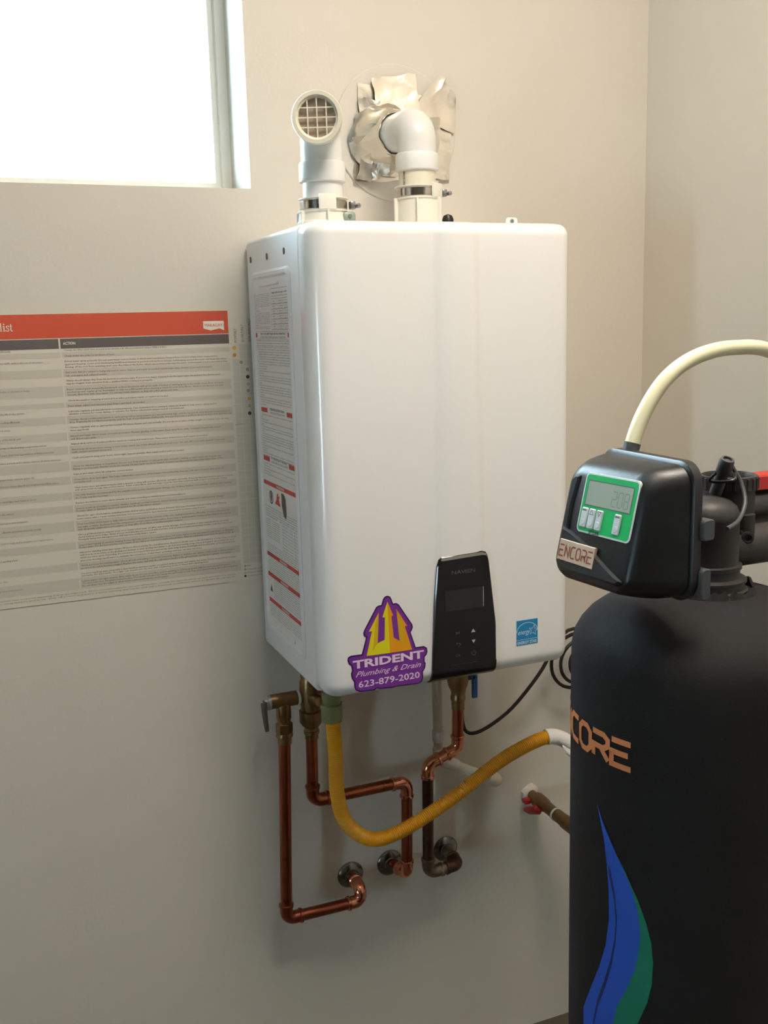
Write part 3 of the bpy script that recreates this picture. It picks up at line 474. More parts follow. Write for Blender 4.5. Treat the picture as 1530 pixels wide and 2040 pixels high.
# stickers
mb = MB(); mb.prism(ST_OUT, FR, .0001, .0005); st = obj('plumber_sticker', mb, M['purple_d'], HT, 0, 'purple and yellow trident plumber sticker')
mb = MB(); mb.flat(inset(ST_OUT, .0021 if sum(ST_OUT[i][0] * ST_OUT[(i + 1) % len(ST_OUT)][1] - ST_OUT[(i + 1) % len(ST_OUT)][0] * ST_OUT[i][1] for i in range(len(ST_OUT))) > 0 else -.0021), FR, .0007); obj('purple_field', mb, M['purple'], st, 0)
mb = MB(); mb.flat(ST_L, FR, .0009); mb.use(1).flat(ST_R, FR, .0009); mb.use(2)
for q in ST_F[:2]: mb.flat(q, FR, .0010)
obj('trident_emblem', mb, [M['yellow'], M['amber'], M['gold']], st, 0)
mb = MB(); text(mb, 'TRIDENT', FR, -.1665, -.0502, .0482, v1=.0610, w=.0011, bold=.035); text(mb, 'Plumbing & Drain', FR, -.1625, -.0552, .0322, v1=.0432, w=.0011, shear=.45, bold=.004); text(mb, '623-879-2020', FR, -.1583, -.0578, .0175, v1=.0278, w=.0011, bold=.012)
obj('sticker_lettering', mb, M['lilac'], st, 0)
mb = MB(); mb.prism([(.1124, .0424), (.1512, .0424), (.1512, .0835), (.1124, .0835)], FR, .0001, .0005); es = obj('energy_label', mb, M['esblue'], HT, 0, 'small square blue energy label')
mb = MB(); text(mb, 'ENERGY STAR', FR, .1140, .1496, .0440, v1=.0492, w=.0007, bold=.02); mb.rect(.1124, .1512, .0512, .0518, FR, .0007)
for q in stroke([(.1128 + .0190 * (1 - math.cos(math.pi * k / 14)), .0640 + .0150 * math.sin(math.pi * k / 14)) for k in range(15)], .0009): mb.flat(q, FR, .0007)
text(mb, 'energy', FR, .1150, .1375, .0575, v1=.0655, w=.0007, shear=.4)
st5 = []
for k in range(10):
    a = R_(80 + 36 * k); r = .0085 if k % 2 == 0 else .0036; st5.append((.1432 + r * math.cos(a), .0650 + r * math.sin(a)))
for q in stroke(st5 + [st5[0]], .0007): mb.flat(q, FR, .0007)
obj('energy_print', mb, M['eslight'], es, 0)
# mounting tab and small things on top
mb = MB(); mb.prism(rrect(.117, .136, .690, .7055, .004), frame((0, -.300, 0), (1, 0, 0), (0, 0, 1), (0, -1, 0)), 0, .0015); tab = obj('top_tab', mb, M['case'], HT, 30)
mb = MB(); mb.lathe([(.0030, 0), (.0034, .0008), (.0020, .0022)], (.1265, -.3015, .7000), (0, -1, 0), 12); obj('tab_screw', mb, M['zinc'], tab)
mb = MB(); mb.lathe([(.0095, 0), (.0095, .024), (.007, .030), (.001, .0325)], (.1035, -.130, .696), seg=16); obj('black_plug', mb, M['blk'], HT, label='black round plug on the top')
def vent_collar(x, y, ztop, ang):
    mb = MB(); mb.lathe([(.041, .690), (.0405, .704), (.0385, .706), (.0365, ztop - .019), (.0385, ztop - .018), (.0385, ztop - .0165), (.0345, ztop - .016), (.0345, ztop), (.0372, ztop + .0005), (.0372, ztop + .002), (.0310, ztop + .002)], (x, y, 0), seg=40)
    for k in range(6):
        a = R_(ang + 60 * k); c = V((x + .0385 * math.cos(a), y + .0385 * math.sin(a), (.690 + ztop - .017) / 2))
        mb.box(c, (.010, .003, ztop - .017 - .690), .0008, 1, Matrix.Rotation(a, 3, 'Z'))
    a = R_(ang); c = V((x + .0365 * math.cos(a), y + .0365 * math.sin(a), ztop - .006))
    mb.box(c, (.006, .026, .022), .0015, 2, Matrix.Rotation(a, 3, 'Z'))
    o = obj('vent_collar', mb, M['plastic'], HT)
    mb = MB(); mb.lathe([(.0348, ztop - .0145), (.0356, ztop - .014), (.0356, ztop - .0025), (.0348, ztop - .002)], (x, y, 0), seg=40); cb = obj('clamp_band', mb, M['steel'], o)
    mb = MB(); sx, sy = x + .0375, y - .016
    mb.box((sx + .004, sy + .004, ztop - .008), (.009, .010, .012), .002); mb.lathe([(.0034, -.004), (.0034, .006), (.0016, .008)], (sx + .010, sy, ztop - .009), (.25, -.97, 0), 12)
    obj('clamp_screw', mb, M['zinc'], o)
IX, IY, EX, EY = -.1383, -.200, .0492, -.130
vent_collar(IX, IY, .737, -100); vent_collar(EX, EY, .768, -55)
mb = MB(); mb.box((-.1095, -.232, .7065), (.020, .008, .022), .004, 2); lt = obj('cover_latch', mb, M['greenish'], HT, label='small green-grey cover latch')
mb = MB(); mb.lathe([(.0026, 0), (.0026, .0012)], (-.110, -.2362, .711), (0, -1, 0), 10); obj('latch_screw', mb, M['zinc'], lt)
# gas inlet and water stubs under the case
for x, y, r, l in ((-.145, -.170, .012, .060), (-.1495, -.068, .012, .012), (.137, -.075, .012, .012), (.107, -.04, .0095, .01)):
    mb = MB(); mb.lathe([(r, .004), (r, -l)], (x, y, 0), seg=20); obj('port_stub', mb, M['brass'], HT)
mb = MB(); mb.box((0, -.165, .0015), (.39, .24, .004), .001); obj('bottom_plate', mb, M['case'], HT)

# ------------------------------------------------------------------ vent pipes
it = thing('vent_pipe', 'white intake vent pipe whose round grilled elbow faces the room', 'pipe', (IX, IY, .739))
mb = MB(); mb.lathe([(.0300, .735), (.0300, .772)], (IX, IY, 0), seg=36); obj('pipe_section', mb, M['pvc'], it)
FC = V((-.1690, -.272, .8405)); fd = (FC - V((IX, IY, .846))).normalized()
mb = MB(); mb.lathe([(.0305, .7610), (.0345, .7625), (.0350, .7645), (.0350, .7885), (.0340, .7905), (.0306, .792)], (IX, IY, 0), seg=36)
path, _ = fillet([(IX, IY, .790), (IX, IY, .8445), tuple(FC - fd * .004)], .038, 10); mb.tube(path, .0312, 36, cap=False)
obj('elbow', mb, M['pvc'], it)
mb = MB(); mb.lathe([(.0320, -.022), (.0355, -.020), (.0362, -.004), (.0352, .0), (.0300, .0), (.0285, -.0025), (.0268, -.003), (.0262, -.010), (.0262, -.016)], FC, fd, 40, cap=False); ring = obj('grille_ring', mb, M['ringp'], it, 50)
mb = MB(); mb.lathe([(.0262, -.010), (.0001, -.010)], FC, fd, 32, cap=False); obj('shaded_bore', mb, M['screen'], it)  # added disc behind the bars, painted as the elbow's shaded hollow
gu = fd.cross(V((0, 0, 1))).normalized(); gv = gu.cross(fd)
if gu.x < 0: gu = -gu
GF = frame(FC - fd * .0045, gu, gv, fd); mb = MB()
for o_ in (-.0132, .0, .0132):
    h = math.sqrt(.0270 ** 2 - o_ ** 2); mb.prism([(o_ - .0008, -h), (o_ + .0008, -h), (o_ + .0008, h), (o_ - .0008, h)], GF, -.0015, .0008); mb.prism([(-h, o_ - .0008), (h, o_ - .0008), (h, o_ + .0008), (-h, o_ + .0008)], GF, -.0015, .0007)
obj('grille_bars', mb, M['ringp'], it, 0)
ev = thing('vent_pipe', 'white exhaust vent pipe bending back into the foil-wrapped wall hole', 'pipe', (EX, EY, .770))
mb = MB(); mb.lathe([(.0300, .766), (.0300, .802)], (EX, EY, 0), seg=36); obj('pipe_section', mb, M['pvc_c'], ev)
mb = MB(); mb.lathe([(.0305, .7935), (.0345, .7950), (.0350, .7970), (.0350, .8185), (.0340, .8205), (.0306, .822)], (EX, EY, 0), seg=36)
path, _ = fillet([(EX, EY, .818), (EX, EY, .8640), (EX - .004, -.052, .8640)], .040, 10); mb.tube(path, .0312, 36, cap=False); obj('elbow', mb, M['pvc'], ev)
mb = MB(); mb.tube([(EX - .004, -.056, .864), (EX - .006, .10, .864)], .0298, 32); obj('pipe_section', mb, M['pvc'], ev)
an = V((-.93, -.37, 0)).normalized(); mb = MB(); text(mb, 'PVC SCH40', frame(V((EX, EY, .771)) + an * .0303, (0, 0, 1), V((0, 0, 1)).cross(an) * -1, an), 0, .021, -.0022, v1=.0022, bold=.02); obj('pipe_print', mb, M['ink'], ev, 0)
# wall disc and foil
mb = MB(); mb.lathe([(.1130, -.0005), (.1130, .0022), (.1118, .0034), (.1085, .0036), (.0005, .0036)], (.0690, 0, .8760), (0, -1, 0), 72)
solo('wall_cover_plate', mb, M['wall'], 'large round cream cover plate flat on the wall behind the exhaust pipe', 'cover plate', (.0690, 0, .8760), 30)
ft = thing('foil_wrap', 'crinkled aluminium foil stuffed round the exhaust pipe where it enters the wall', 'foil', (EX, -.004, .864))
def patch(name, quad, y0, tilt, amp, n=9, sm=30, lab=None):
    """a tape or foil sheet: a quad with gentle wrinkles and a few sharp creases"""
    a, b, c, d = [V((p[0], y0 - t, p[1])) for p, t in zip(quad, tilt)]; g = []
    cr = [(random.uniform(0, 6.28), random.uniform(.2, .8), random.uniform(.2, .8)) for _ in range(5)]
    for j in range(n + 1):
        for i in range(n + 1):
            u, v = i / n, j / n; p = a * (1 - u) * (1 - v) + b * u * (1 - v) + c * u * v + d * (1 - u) * v
            f = 0
            for th, cu, cv in cr: f += abs((u - cu) * math.cos(th) + (v - cv) * math.sin(th))
            jx = random.uniform(-.25, .25) / n * (b - a).length * (0 < i < n); jz = random.uniform(-.25, .25) / n * (d - a).length * (0 < j < n)
            ex = random.uniform(-.0022, .0022) if i in (0, n) else 0; ez = random.uniform(-.0022, .0022) if j in (0, n) else 0
            g.append(p + V((jx + ex, -(f * .5 + random.random() ** 2 * 0.8) * amp * .8, jz + ez)))
    fs = []
    for j in range(n):
        for i in range(n):
            k = j * (n + 1) + i; q = (k, k + 1, k + n + 2, k + n + 1)
            fs += [[q[0], q[1], q[2]], [q[0], q[2], q[3]]] if random.random() < .5 else [[q[0], q[1], q[3]], [q[1], q[2], q[3]]]
    mb = MB(); mb.add(g, fs); o = obj(name, mb, M['foil'], ft, sm)
patch('foil_sheet', [(-.0141, .792), (.1694, .803), (.176, .935), (.000, .955)], -.0040, (0, 0, 0, 0), .0022, 14)
patch('foil_patch', [(.085, .905), (.178, .880), (.1834, .937), (.155, .977)], -.0055, (.004, .001, .001, .001), .0026, 6)
patch('foil_patch', [(.030, .905), (.110, .915), (.105, .975), (.022, .962)], -.0060, (.008, .006, .0005, .001), .0030, 7)
patch('foil_patch', [(.004, .850), (.034, .862), (.036, .925), (-.004, .930)], -.0065, (.002, .010, .006, .001), .0026, 7)
patch('foil_patch', [(.088, .815), (.142, .806), (.150, .905), (.092, .900)], -.0065, (.005, .001, .001, .014), .0030, 8)
patch('foil_flap', [(-.010, .797), (.022, .791), (.028, .835), (-.002, .842)], -.0070, (.002, .006, .016, .006), .0030, 4, 30)
patch('foil_flap', [(.014, .792), (.042, .806), (.040, .850), (.016, .838)], -.0100, (.004, .016, .034, .012), .0050, 6, 30)
mb = MB(); rg = []; ns = 30
for k, (rr, yy) in enumerate(((.0335, -.0640), (.0350, -.0645), (.0375, -.058), (.043, -.046), (.0480, -.034), (.0530, -.023), (.0590, -.014), (.0640, -.0095))):
    rg.append([V((EX - .004 + (rr * random.uniform(.95, 1.07) if k > 1 else rr) * math.cos(2 * math.pi * j / ns), yy + random.uniform(-.004, .004) * (k < 6), .864 + (rr * random.uniform(.95, 1.07) if k > 1 else rr) * math.sin(2 * math.pi * j / ns) * (1.0 if k < 4 else .95))) for j in range(ns)])
mb.loft(rg, False, False); mb.f = [t for f in mb.f for t in (([f[0], f[1], f[2]], [f[0], f[2], f[3]]) if random.random() < .5 else ([f[0], f[1], f[3]], [f[1], f[2], f[3]]))]; mb.mi = [0] * len(mb.f); obj('foil_collar', mb, M['foil'], ft, 30)

# ------------------------------------------------------------------ poster on the wall
PX0, PX1, PZ0, PZ1 = -.905, -.180, .1185, .5865
PF = frame((0, -.0012, 0), (1, 0, 0), (0, 0, 1), (0, -1, 0))
po = thing('wall_poster', 'laminated home maintenance checklist poster with red header on the wall', 'poster', (-.54, 0, PZ0))
mb = MB(); mb.prism([(PX0, PZ0), (PX1, PZ0), (PX1, PZ1), (PX0, PZ1)], PF, -.0010, 0); obj('poster_sheet', mb, M['paper'], po, 0)
e1, e2, e3 = .0002, .0004, .0006
mb = MB(); mb.rect(-.89, -.2443, .5443, .5815, PF, e1); hd = obj('header_band', mb, M['porange'], po, 0)
mb = MB(); text(mb, 'Home Maintenance Check', PF, None, -.6035, .5565, size=.0165, w=e2)
for x_, h_ in ((-.6015, .0125), (-.5970, .0082)):
    mb.rect(x_, x_ + .0016, .5565, .5565 + h_, PF, e2); mb.rect(x_ - .0011, x_ + .0027, .5565, .5571, PF, e2); mb.flat([(x_ - .0011, .5565 + h_ - .0010), (x_, .5565 + h_ - .0012), (x_, .5565 + h_), (x_ - .0011, .5565 + h_ - .0004)], PF, e2)
mb.flat(circ(-.5962, .5672, .0011, 10), PF, e2)
for q in stroke([(-.5890, .5630), (-.5893, .5645), (-.5910, .5649), (-.5927, .5642), (-.5926, .5625), (-.5908, .5610), (-.5893, .5596), (-.5894, .5575), (-.5912, .5567), (-.5932, .5572), (-.5936, .5588)], .0011): mb.flat(q, PF, e2)
for q in stroke([(-.5862, .5675), (-.5862, .5580), (-.5852, .5568), (-.5838, .5573)], .0014): mb.flat(q, PF, e2)
mb.rect(-.5878, -.5840, .5640, .5648, PF, e2); obj('title_lettering', mb, M['pwhite'], hd, 0)
mb = MB(); mb.flat([(-.2863, .5651), (-.2516, .5651), (-.2516, .5495), (-.2595, .5528), (-.274, .5497), (-.2863, .5532)], PF, e2); lg = obj('logo_badge', mb, M['pwhite'], hd, 0)
mb = MB(); text(mb, 'MARACAY', PF, -.2838, -.2540, .5560, v1=.5608, w=e3); obj('logo_lettering', mb, M['porange'], hd, 0)
for a, b in ((-.89, -.5178), (-.5151, -.2443)):
    mb = MB(); mb.rect(a, b, .5277, .5430, PF, e1); obj('column_band', mb, M['pdark'], po, 0)
mb = MB(); text(mb, 'ACTION', PF, -.511, -.4924, .5335, v1=.5380, w=e2, bold=.02); obj('column_lettering', mb, M['pwhite'], po, 0)
tops = [.5270]
for i in range(len(ROWS) - 1): tops.append((ROWS[i][-1][1] + ROWS[i + 1][0][1] + .0032) / 2)
tops.append(.1365)
for i in range(len(ROWS)):
    if i % 2:
        for a, b in ((-.89, -.5165), (-.5145, -.2443)):
            mb = MB(); mb.rect(a, b, tops[i + 1] + .0003, tops[i] - .0003, PF, e1); obj('grey_row', mb, M['prow'], po, 0)
tm = MB()
for r in ROWS:
    for x0, z, x1, s in r: text(tm, s, PF, x0, x1, z - .0012, size=.0040, w=e2, res=1)
for x1, z, s in LEFT: text(tm, s, PF, None, x1, z - .0012, size=.0042, w=e2, res=1)
foot = "*Refer to your homeowner manual for complete maintenance guidelines. Items marked with an asterisk may void your warranty if they are neglected. These recommendations are not exhaustive, consult the manufacturer of each product for details"
text(tm, foot, PF, -.89, -.2539, .1305, size=.0030, w=e2, res=1); text(tm, foot[::-1][:0] + "Maintenance frequency may vary with climate and use. Always follow safe practices when using ladders and tools. Shut off power and water before starting any repair and call a licensed contractor when in doubt about work", PF, -.89, -.256, .1262, size=.0030, w=e2, res=1)
VF = frame((0, -.0012, 0), (0, 0, 1), (-1, 0, 0), (0, -1, 0))
for x, s, h in ((-.2339, 'MONTHLY', .0235), (-.2215, 'QUARTERLY', .030), (-.2095, 'SEMI-ANNUALLY', .040), (-.1975, 'ANNUALLY', .027)): text(tm, s, VF, .5285, .5285 + h, -x - .0016 - .0032 + .0016, v1=-x + .0016, w=e2, res=1)
for z, s in ((.1425, 'Easy'), (.1362, 'Some skill needed'), (.1302, 'Moderate skill needed'), (.1245, 'Contact a professional')): text(tm, s, PF, -.2335, None, z, size=.0040, w=e2, res=1)
for q in stroke([(-.2414, .3910), (-.232, .3916), (-.2265, .3909)], .0005): tm.flat(q, PF, e3)
obj('printed_text', tm, M['ptext'], po, 0)
gm = MB(); nr = len(ROWS); gx = [-.2403, -.2281, -.2160, -.2038, -.1915]; gz = [.5265 - (.5265 - .1475) * k / nr for k in range(nr + 1)]
for j in range(nr):
    for i in range(4):
        if j < 2 and i == 0: continue
        gm.rect(gx[i] + .0005, gx[i + 1] - .0005, gz[j + 1] + .0005, gz[j] - .0005, PF, e1)
obj('checkbox_grid', gm, M['pcell'], po, 0)
for x, z, m in ((-.2361, .5200, 'dotor'), (-.2359, .5083, 'dotor'), (-.2253, .4956, 'dotgr'), (-.2151, .4831, 'dotgr'), (-.2153, .4709, 'dotdk'), (-.2150, .4586, 'dotlt'), (-.2156, .4476, 'dotgr'), (-.2146, .4339, 'dotor'), (-.2143, .4219, 'dotlt'), (-.2150, .4091, 'dotdk'), (-.2369, .1438, 'dotgr'), (-.2371, .1375, 'dotgr'), (-.2373, .1315, 'dotlt'), (-.2374, .1258, 'dotdk')):
    r = .0032 if z > .2 else .0021
    mb = MB(); mb.flat(circ(x, z, r + .0012, 20), PF, e2); mb.use(1).flat(circ(x, z, r, 20), PF, e3); obj('rating_dot', mb, [M['paper'], M[m]], po, 0)

# ------------------------------------------------------------------ copper pipes
def copper(name, label, pts, r, bend, loc, pm, em, bulge=True):
    t = thing(name, label, 'pipe', loc); pts = [V(p) for p in pts]; full, segs = fillet(pts, bend)
    ends = [pts[0]]
    for s in segs: ends += [s[0], s[-1]]
    ends.append(pts[-1])
    for i in range(0, len(ends), 2):
        if (ends[i + 1] - ends[i]).length > .012:
            mb = MB(); mb.tube([ends[i], ends[i + 1]], r, 20); obj('pipe_section', mb, M[pm[i // 2]], t)
    for i, s in enumerate(segs):
        d0 = (pts[i] - pts[i + 1]).normalized(); d1 = (pts[i + 2] - pts[i + 1]).normalized()
        l0 = min(.015, (pts[i] - s[0]).length * .5); l1 = min(.015, (pts[i + 2] - s[-1]).length * .5)
        P = []; Q = []
        def put(p, k): P.append(p); Q.append(r * k)
        if bulge and l0 > .008:
            put(s[0] + d0 * l0, 1.14); put(s[0] + d0 * (l0 - .001), 1.26); put(s[0] + d0 * (l0 - .005), 1.28); put(s[0] + d0 * (l0 - .0065), 1.12)
        else: put(s[0] + d0 * l0, 1.12)
        for p in s: put(p, 1.12)
        if bulge and l1 > .008:
            put(s[-1] + d1 * (l1 - .0065), 1.12); put(s[-1] + d1 * (l1 - .005), 1.28); put(s[-1] + d1 * (l1 - .001), 1.26); put(s[-1] + d1 * l1, 1.14)
        else: put(s[-1] + d1 * l1, 1.12)
        mb = MB(); mb.tube(P, Q, 20); obj('elbow', mb, M[em[i]], t, 45)
    return t
copper('copper_pipe', 'leftmost long copper pipe dropping from the relief valve to the lowest elbow', [(-.1990, -.066, -.158), (-.2095, -.060, -.507), (-.0640, -.058, -.5095), (-.0632, -.055, -.4845), (-.0620, .02, -.487)], .0106, .0155, (-.2095, -.06, -.507), ['copper'] * 4, ['copper', 'copperb', 'copperb'])
copper('copper_pipe', 'middle copper pipe with a long horizontal jog passing behind the yellow hose', [(-.1497, -.068, -.155), (-.1505, -.062, -.2885), (.0345, -.062, -.2885), (.0310, -.060, -.4780), (.0204, .02, -.4818)], .0106, .0165, (-.15, -.062, -.288), ['copper'] * 4, ['copper', 'copperb', 'copperb'])
copper('copper_pipe', 'right copper pipe with an S-bend on top and darkened loop at the bottom', [(.1368, -.075, -.150), (.1345, -.075, -.2370), (.0722, -.075, -.2580), (.0702, -.072, -.4790), (.1370, -.068, -.4790), (.1412, .02, -.4806)], .0106, .0165, (.07, -.072, -.479), ['copper', 'copperb', 'copperd', 'copperg', 'copperg'], ['copperb', 'copperb', 'copperg', 'copperd'])
for x, z, s in ((-.0618, -.4872, 'round chrome wall flange at the lowest, leftmost copper pipe'), (.0202, -.4818, 'round chrome wall flange behind the middle copper pipe'), (.1412, -.4806, 'round chrome wall flange at the darkened right pipe loop')):
    mb = MB(); mb.lathe([(.0262, .0), (.0262, .0015), (.0250, .0030), (.0215, .0055), (.0175, .0072), (.0140, .0082), (.0128, .0110), (.0115, .0112)], (x, 0, z), (0, -1, 0), 36); solo('wall_flange', mb, M['chrome'], s, 'pipe flange', (x, 0, z), 40, 'chrome flanges at the wall')
# valves
HX, HY = -.1495, -.068
hv = thing('isolation_valve', 'brass isolation valve with red lever under the left of the heater', 'valve', (HX, HY, -.012))
mb = MB(); mb.lathe([(.0135, -.010), (.0155, -.014), (.0155, -.055), (.0175, -.060), (.0185, -.075), (.0175, -.098), (.0170, -.112), (.0205, -.114), (.0205, -.134), (.0160, -.141), (.0125, -.144), (.0125, -.150), (.0140, -.151), (.0140, -.156), (.0122, -.158), (.0122, -.166)], (HX, HY, 0), seg=28); obj('valve_body', mb, [M['brass']], hv)
mb = MB(); mb.lathe([(.0108, 0), (.0108, .016), (.0085, .019)], (HX, HY - .014, -.088), (.35, -.94, 0), 18); obj('service_port', mb, M['brass'], hv)
mb = MB(); mb.tube(spline([(HX - .004, HY - .020, -.040), (HX + .004, HY - .026, -.052), (HX + .014, HY - .030, -.070), (HX + .024, HY - .030, -.100), (HX + .031, HY - .026, -.132)], 5), .0065, 12); mb.lathe([(.006, 0), (.006, .022)], (HX, HY, -.040), (-.1, -1, 0), 14); obj('lever_handle', mb, M['redh'], hv, label='red lever handle')
rv = thing('relief_valve', 'brass pressure relief valve with grey test lever at far left', 'valve', (-.1995, HY, -.085))
mb = MB(); mb.lathe([(.0105, .0), (.0105, .012), (.0128, .013), (.0128, .060), (.0118, .062)], (-.1615, HY, -.0865), (-1, 0, 0), 24)
mb.lathe([(.0120, -.092), (.0132, -.104), (.0132, -.120), (.0118, -.122), (.0118, -.128)], (-.1992, HY, 0), seg=24); mb.hexp(.0150, (-.1992, HY, 0), -.146, -.128); mb.lathe([(.0138, -.1455), (.0150, -.149), (.0150, -.153), (.0125, -.155), (.0122, -.166)], (-.1992, HY, 0), seg=24)
obj('valve_body', mb, M['brass'], rv)
mb = MB(); mb.lathe([(.0118, .0), (.0132, .0012), (.0132, .0038), (.0118, .005)], (-.1690, HY, -.0865), (-1, 0, 0), 24); obj('thread_tape', mb, M['teflon'], rv)
mb = MB(); mb.lathe([(.0132, 0), (.0132, .005), (.0085, .006), (.0075, .0105)], (-.2225, HY, -.0870), (-1, 0, 0), 24); obj('end_cap', mb, M['greycap'], rv)
mb = MB(); mb.box((-.2322, HY - .002, -.0880), (.005, .016, .012), .002); mb.tube([(-.2345, HY - .003, -.086), (-.2345, HY - .004, -.100), (-.2335, HY - .005, -.118), (-.2318, HY - .006, -.136)], [.0055, .0052, .0048, .0038], 10); obj('test_lever', mb, M['lever'], rv)
CX, CY = .137, -.075
cv = thing('isolation_valve', 'brass isolation valve with blue lever under the right of the heater', 'valve', (CX, CY, -.012))
mb = MB(); mb.lathe([(.0135, -.010), (.0160, -.014), (.0160, -.080), (.0195, -.084), (.0200, -.104), (.0180, -.113), (.0130, -.124), (.0130, -.132), (.0142, -.134), (.0142, -.140), (.0125, -.142), (.0120, -.160)], (CX, CY, 0), seg=28); obj('valve_body', mb, M['brass'], cv)
mb = MB(); mb.lathe([(.006, 0), (.006, .026)], (CX, CY, -.096), (1, -.15, 0), 14); mb.box((CX + .0245, CY - .004, -.098), (.022, .005, .014), .002); mb.box((CX + .0330, CY - .004, -.119), (.012, .005, .046), .0022); obj('lever_handle', mb, M['blueh'], cv, label='blue lever handle')

# ------------------------------------------------------------------ gas line
gs = thing('gas_shutoff_valve', 'brass gas shutoff valve with red handle on a stub out of the wall', 'valve', (.335, -.05, -.403))
gx_, gz_ = .3353, -.4033
mb = MB(); mb.lathe([(.0200, .0), (.0180, .006), (.0135, .009)], (gx_, 0, gz_), (0, -1, 0), 12)
for v in mb.v: v += V((random.uniform(-.003, .003), 0, random.uniform(-.003, .003)))
obj('sealant', mb, M['wall'], gs)
mb = MB(); mb.lathe([(.0105, -.02), (.0105, .026), (.0140, .028), (.0150, .040), (.0140, .060), (.0118, .066), (.0118, .098), (.0125, .100), (.0125, .138)], (gx_, 0, gz_), (0, -1, 0), 24); mb.hexp(.0150, (gx_, 0, gz_), .026, .038, (0, -1, 0)); obj('valve_body', mb, M['brass'], gs)
mb = MB(); mb.lathe([(.0128, .100), (.0138, .101), (.0138, .104), (.0128, .105)], (gx_, 0, gz_), (0, -1, 0), 24); obj('thread_tape', mb, M['teflon'], gs)
mb = MB(); path, _ = fillet([(gx_, -.134, gz_), (gx_, -.186, gz_), (gx_, -.186, gz_ + .055)], .022); mb.tube(path, .0140, 18); obj('elbow', mb, M['brass'], gs)
mb = MB(); mb.lathe([(.007, .0), (.007, .012)], (gx_ - .013, -.050, gz_ - .004), (-.7, -.2, -.6), 12); mb.box((gx_ - .019, -.044, gz_ - .014), (.020, .046, .012), .004, 2, Matrix.Rotation(R_(-25), 3, 'X') @ Matrix.Rotation(R_(35), 3, 'Y')); mb.box((gx_ - .018, -.020, gz_ - .004), (.016, .016, .010), .003, 2); obj('lever_handle', mb, M['redh'], gs, label='red lever handle')
gh = thing('gas_hose', 'yellow corrugated gas hose swooping below the heater to the right', 'hose', (-.143, -.170, -.094))
hp = resample(spline([(-.1445, -.170, -.0900), (-.1430, -.171, -.125), (-.1420, -.172, -.160), (-.1415, -.172, -.228), (-.1275, -.172, -.284), (-.0840, -.172, -.3245), (-.0255, -.172, -.3225), (.0745, -.172, -.2825), (.1765, -.172, -.2290), (.2590, -.172, -.2045), (.2960, -.174, -.2090), (.3250, -.178, -.2350), (.3345, -.183, -.2800), (.3353, -.186, -.345)], 14), .0009)
mb = MB(); mb.tube(hp, [.0113 + (.0014 if i % 4 in (1, 2) else -.0014) for i in range(len(hp))], 18); obj('corrugated_hose', mb, M['hose'], gh, 80)
mb = MB(); mb.hexp(.0195, (-.145, -.170, 0), -.0965, -.0660, ph=.35); mb.lathe([(.0150, -.0665), (.0165, -.055), (.0165, -.045)], (-.145, -.170, 0), seg=20); obj('flare_nut', mb, M['nutgreen'], gh, 30, 'green-plated hex nut')
ti = [i for i, p in enumerate(hp) if p.x > .268 and p.z > -.245]; tp = hp[ti[0]:ti[-1]:4]
mb = MB(); mb.tube(tp, [.0142 + .0004 * (i % 2) for i in range(len(tp))], 20, cap=False)
a, b = tp[3], tp[-2]
fl = []
for k in range(6):
    t = k / 5; c = a.lerp(b, .25 + t * .75); fl.append([c + V((.002, -.0140, -.004)), c + V((.004, -.0160, -.0125 - .003 * math.sin(t * 3))), c + V((.008, -.0165, -.0185 - .003 * math.sin(t * 3))), c + V((.012, -.0150, -.026 - .002 * t))])
mb.loft(fl, False, False, False); tg = obj('paper_tag', mb, M['label'], gh, 60, 'white printed paper tag wrapped round the hose')
tg.modifiers.new('thickness', 'SOLIDIFY').thickness = .0003
mb = MB(); TFr = frame(a + V((0, -.0152, -.002)), (b - a), (0, .25, 1), (0, -1, 0)); L_ = (b - a).length
for k in range(4): text(mb, 'WARNING gas connector, do not reuse after removal of unit', TFr, .004, L_ * .95, .002 - .0022 * k, size=.0017, w=.0006, res=1)
obj('tag_print', mb, M['ink'], tg, 0)

# condensate drain, power cord
dr = thing('drain_pipe', 'white plastic condensate drain pipe behind the right copper pipe', 'pipe', (.107, -.04, -.01))
path, _ = fillet([(.1075, -.040, -.004), (.1130, -.040, -.2690), (.2330, -.044, -.3360)], .014, 8); mb = MB(); mb.tube(path, .0098, 20); obj('pipe_section', mb, M['pvc_c'], dr)
mb = MB(); mb.lathe([(.0100, 0), (.0120, .001), (.0120, .022), (.0100, .023)], (.1122, -.040, -.232), seg=20); path, _ = fillet([(.1126, -.040, -.247), (.1130, -.040, -.2690), (.1480, -.0412, -.2885)], .014, 8); mb.tube(path, .0122, 20); obj('elbow', mb, M['pvc'], dr)
path, _ = fillet([(.2140, -.0433, -.3254), (.2370, -.0445, -.3382), (.2372, .01, -.3382)], .016, 8); mb = MB(); mb.tube(path, .0132, 20); obj('elbow', mb, M['pvc_c'], dr)
cp_ = thing('power_cord', 'thin black power cord sagging from the right pipe and coiled beside the heater', 'cord', (.2, -.06, -.19))
pts = [(.170, -.085, .004), (.166, -.068, -.06), (.158, -.058, -.13), (.155, -.055, -.185), (.1640, -.057, -.2170), (.1946, -.06, -.2182), (.2496, -.06, -.1923), (.2943, -.06, -.1539), (.3303, -.06, -.1136), (.3560, -.058, -.075), (.3900, -.055, -.048), (.4400, -.050, -.052)]
for k in range(0, 30):
    a = R_(60 - 36 * k); r = .064 - .0011 * k; pts.append((.4080 + .0006 * k + r * math.cos(a), -.045 - .0007 * k, -.112 + r * math.sin(a)))
mb = MB(); mb.tube(spline(pts, 4), .0035, 10); obj('cable', mb, M['rubber'], cp_)
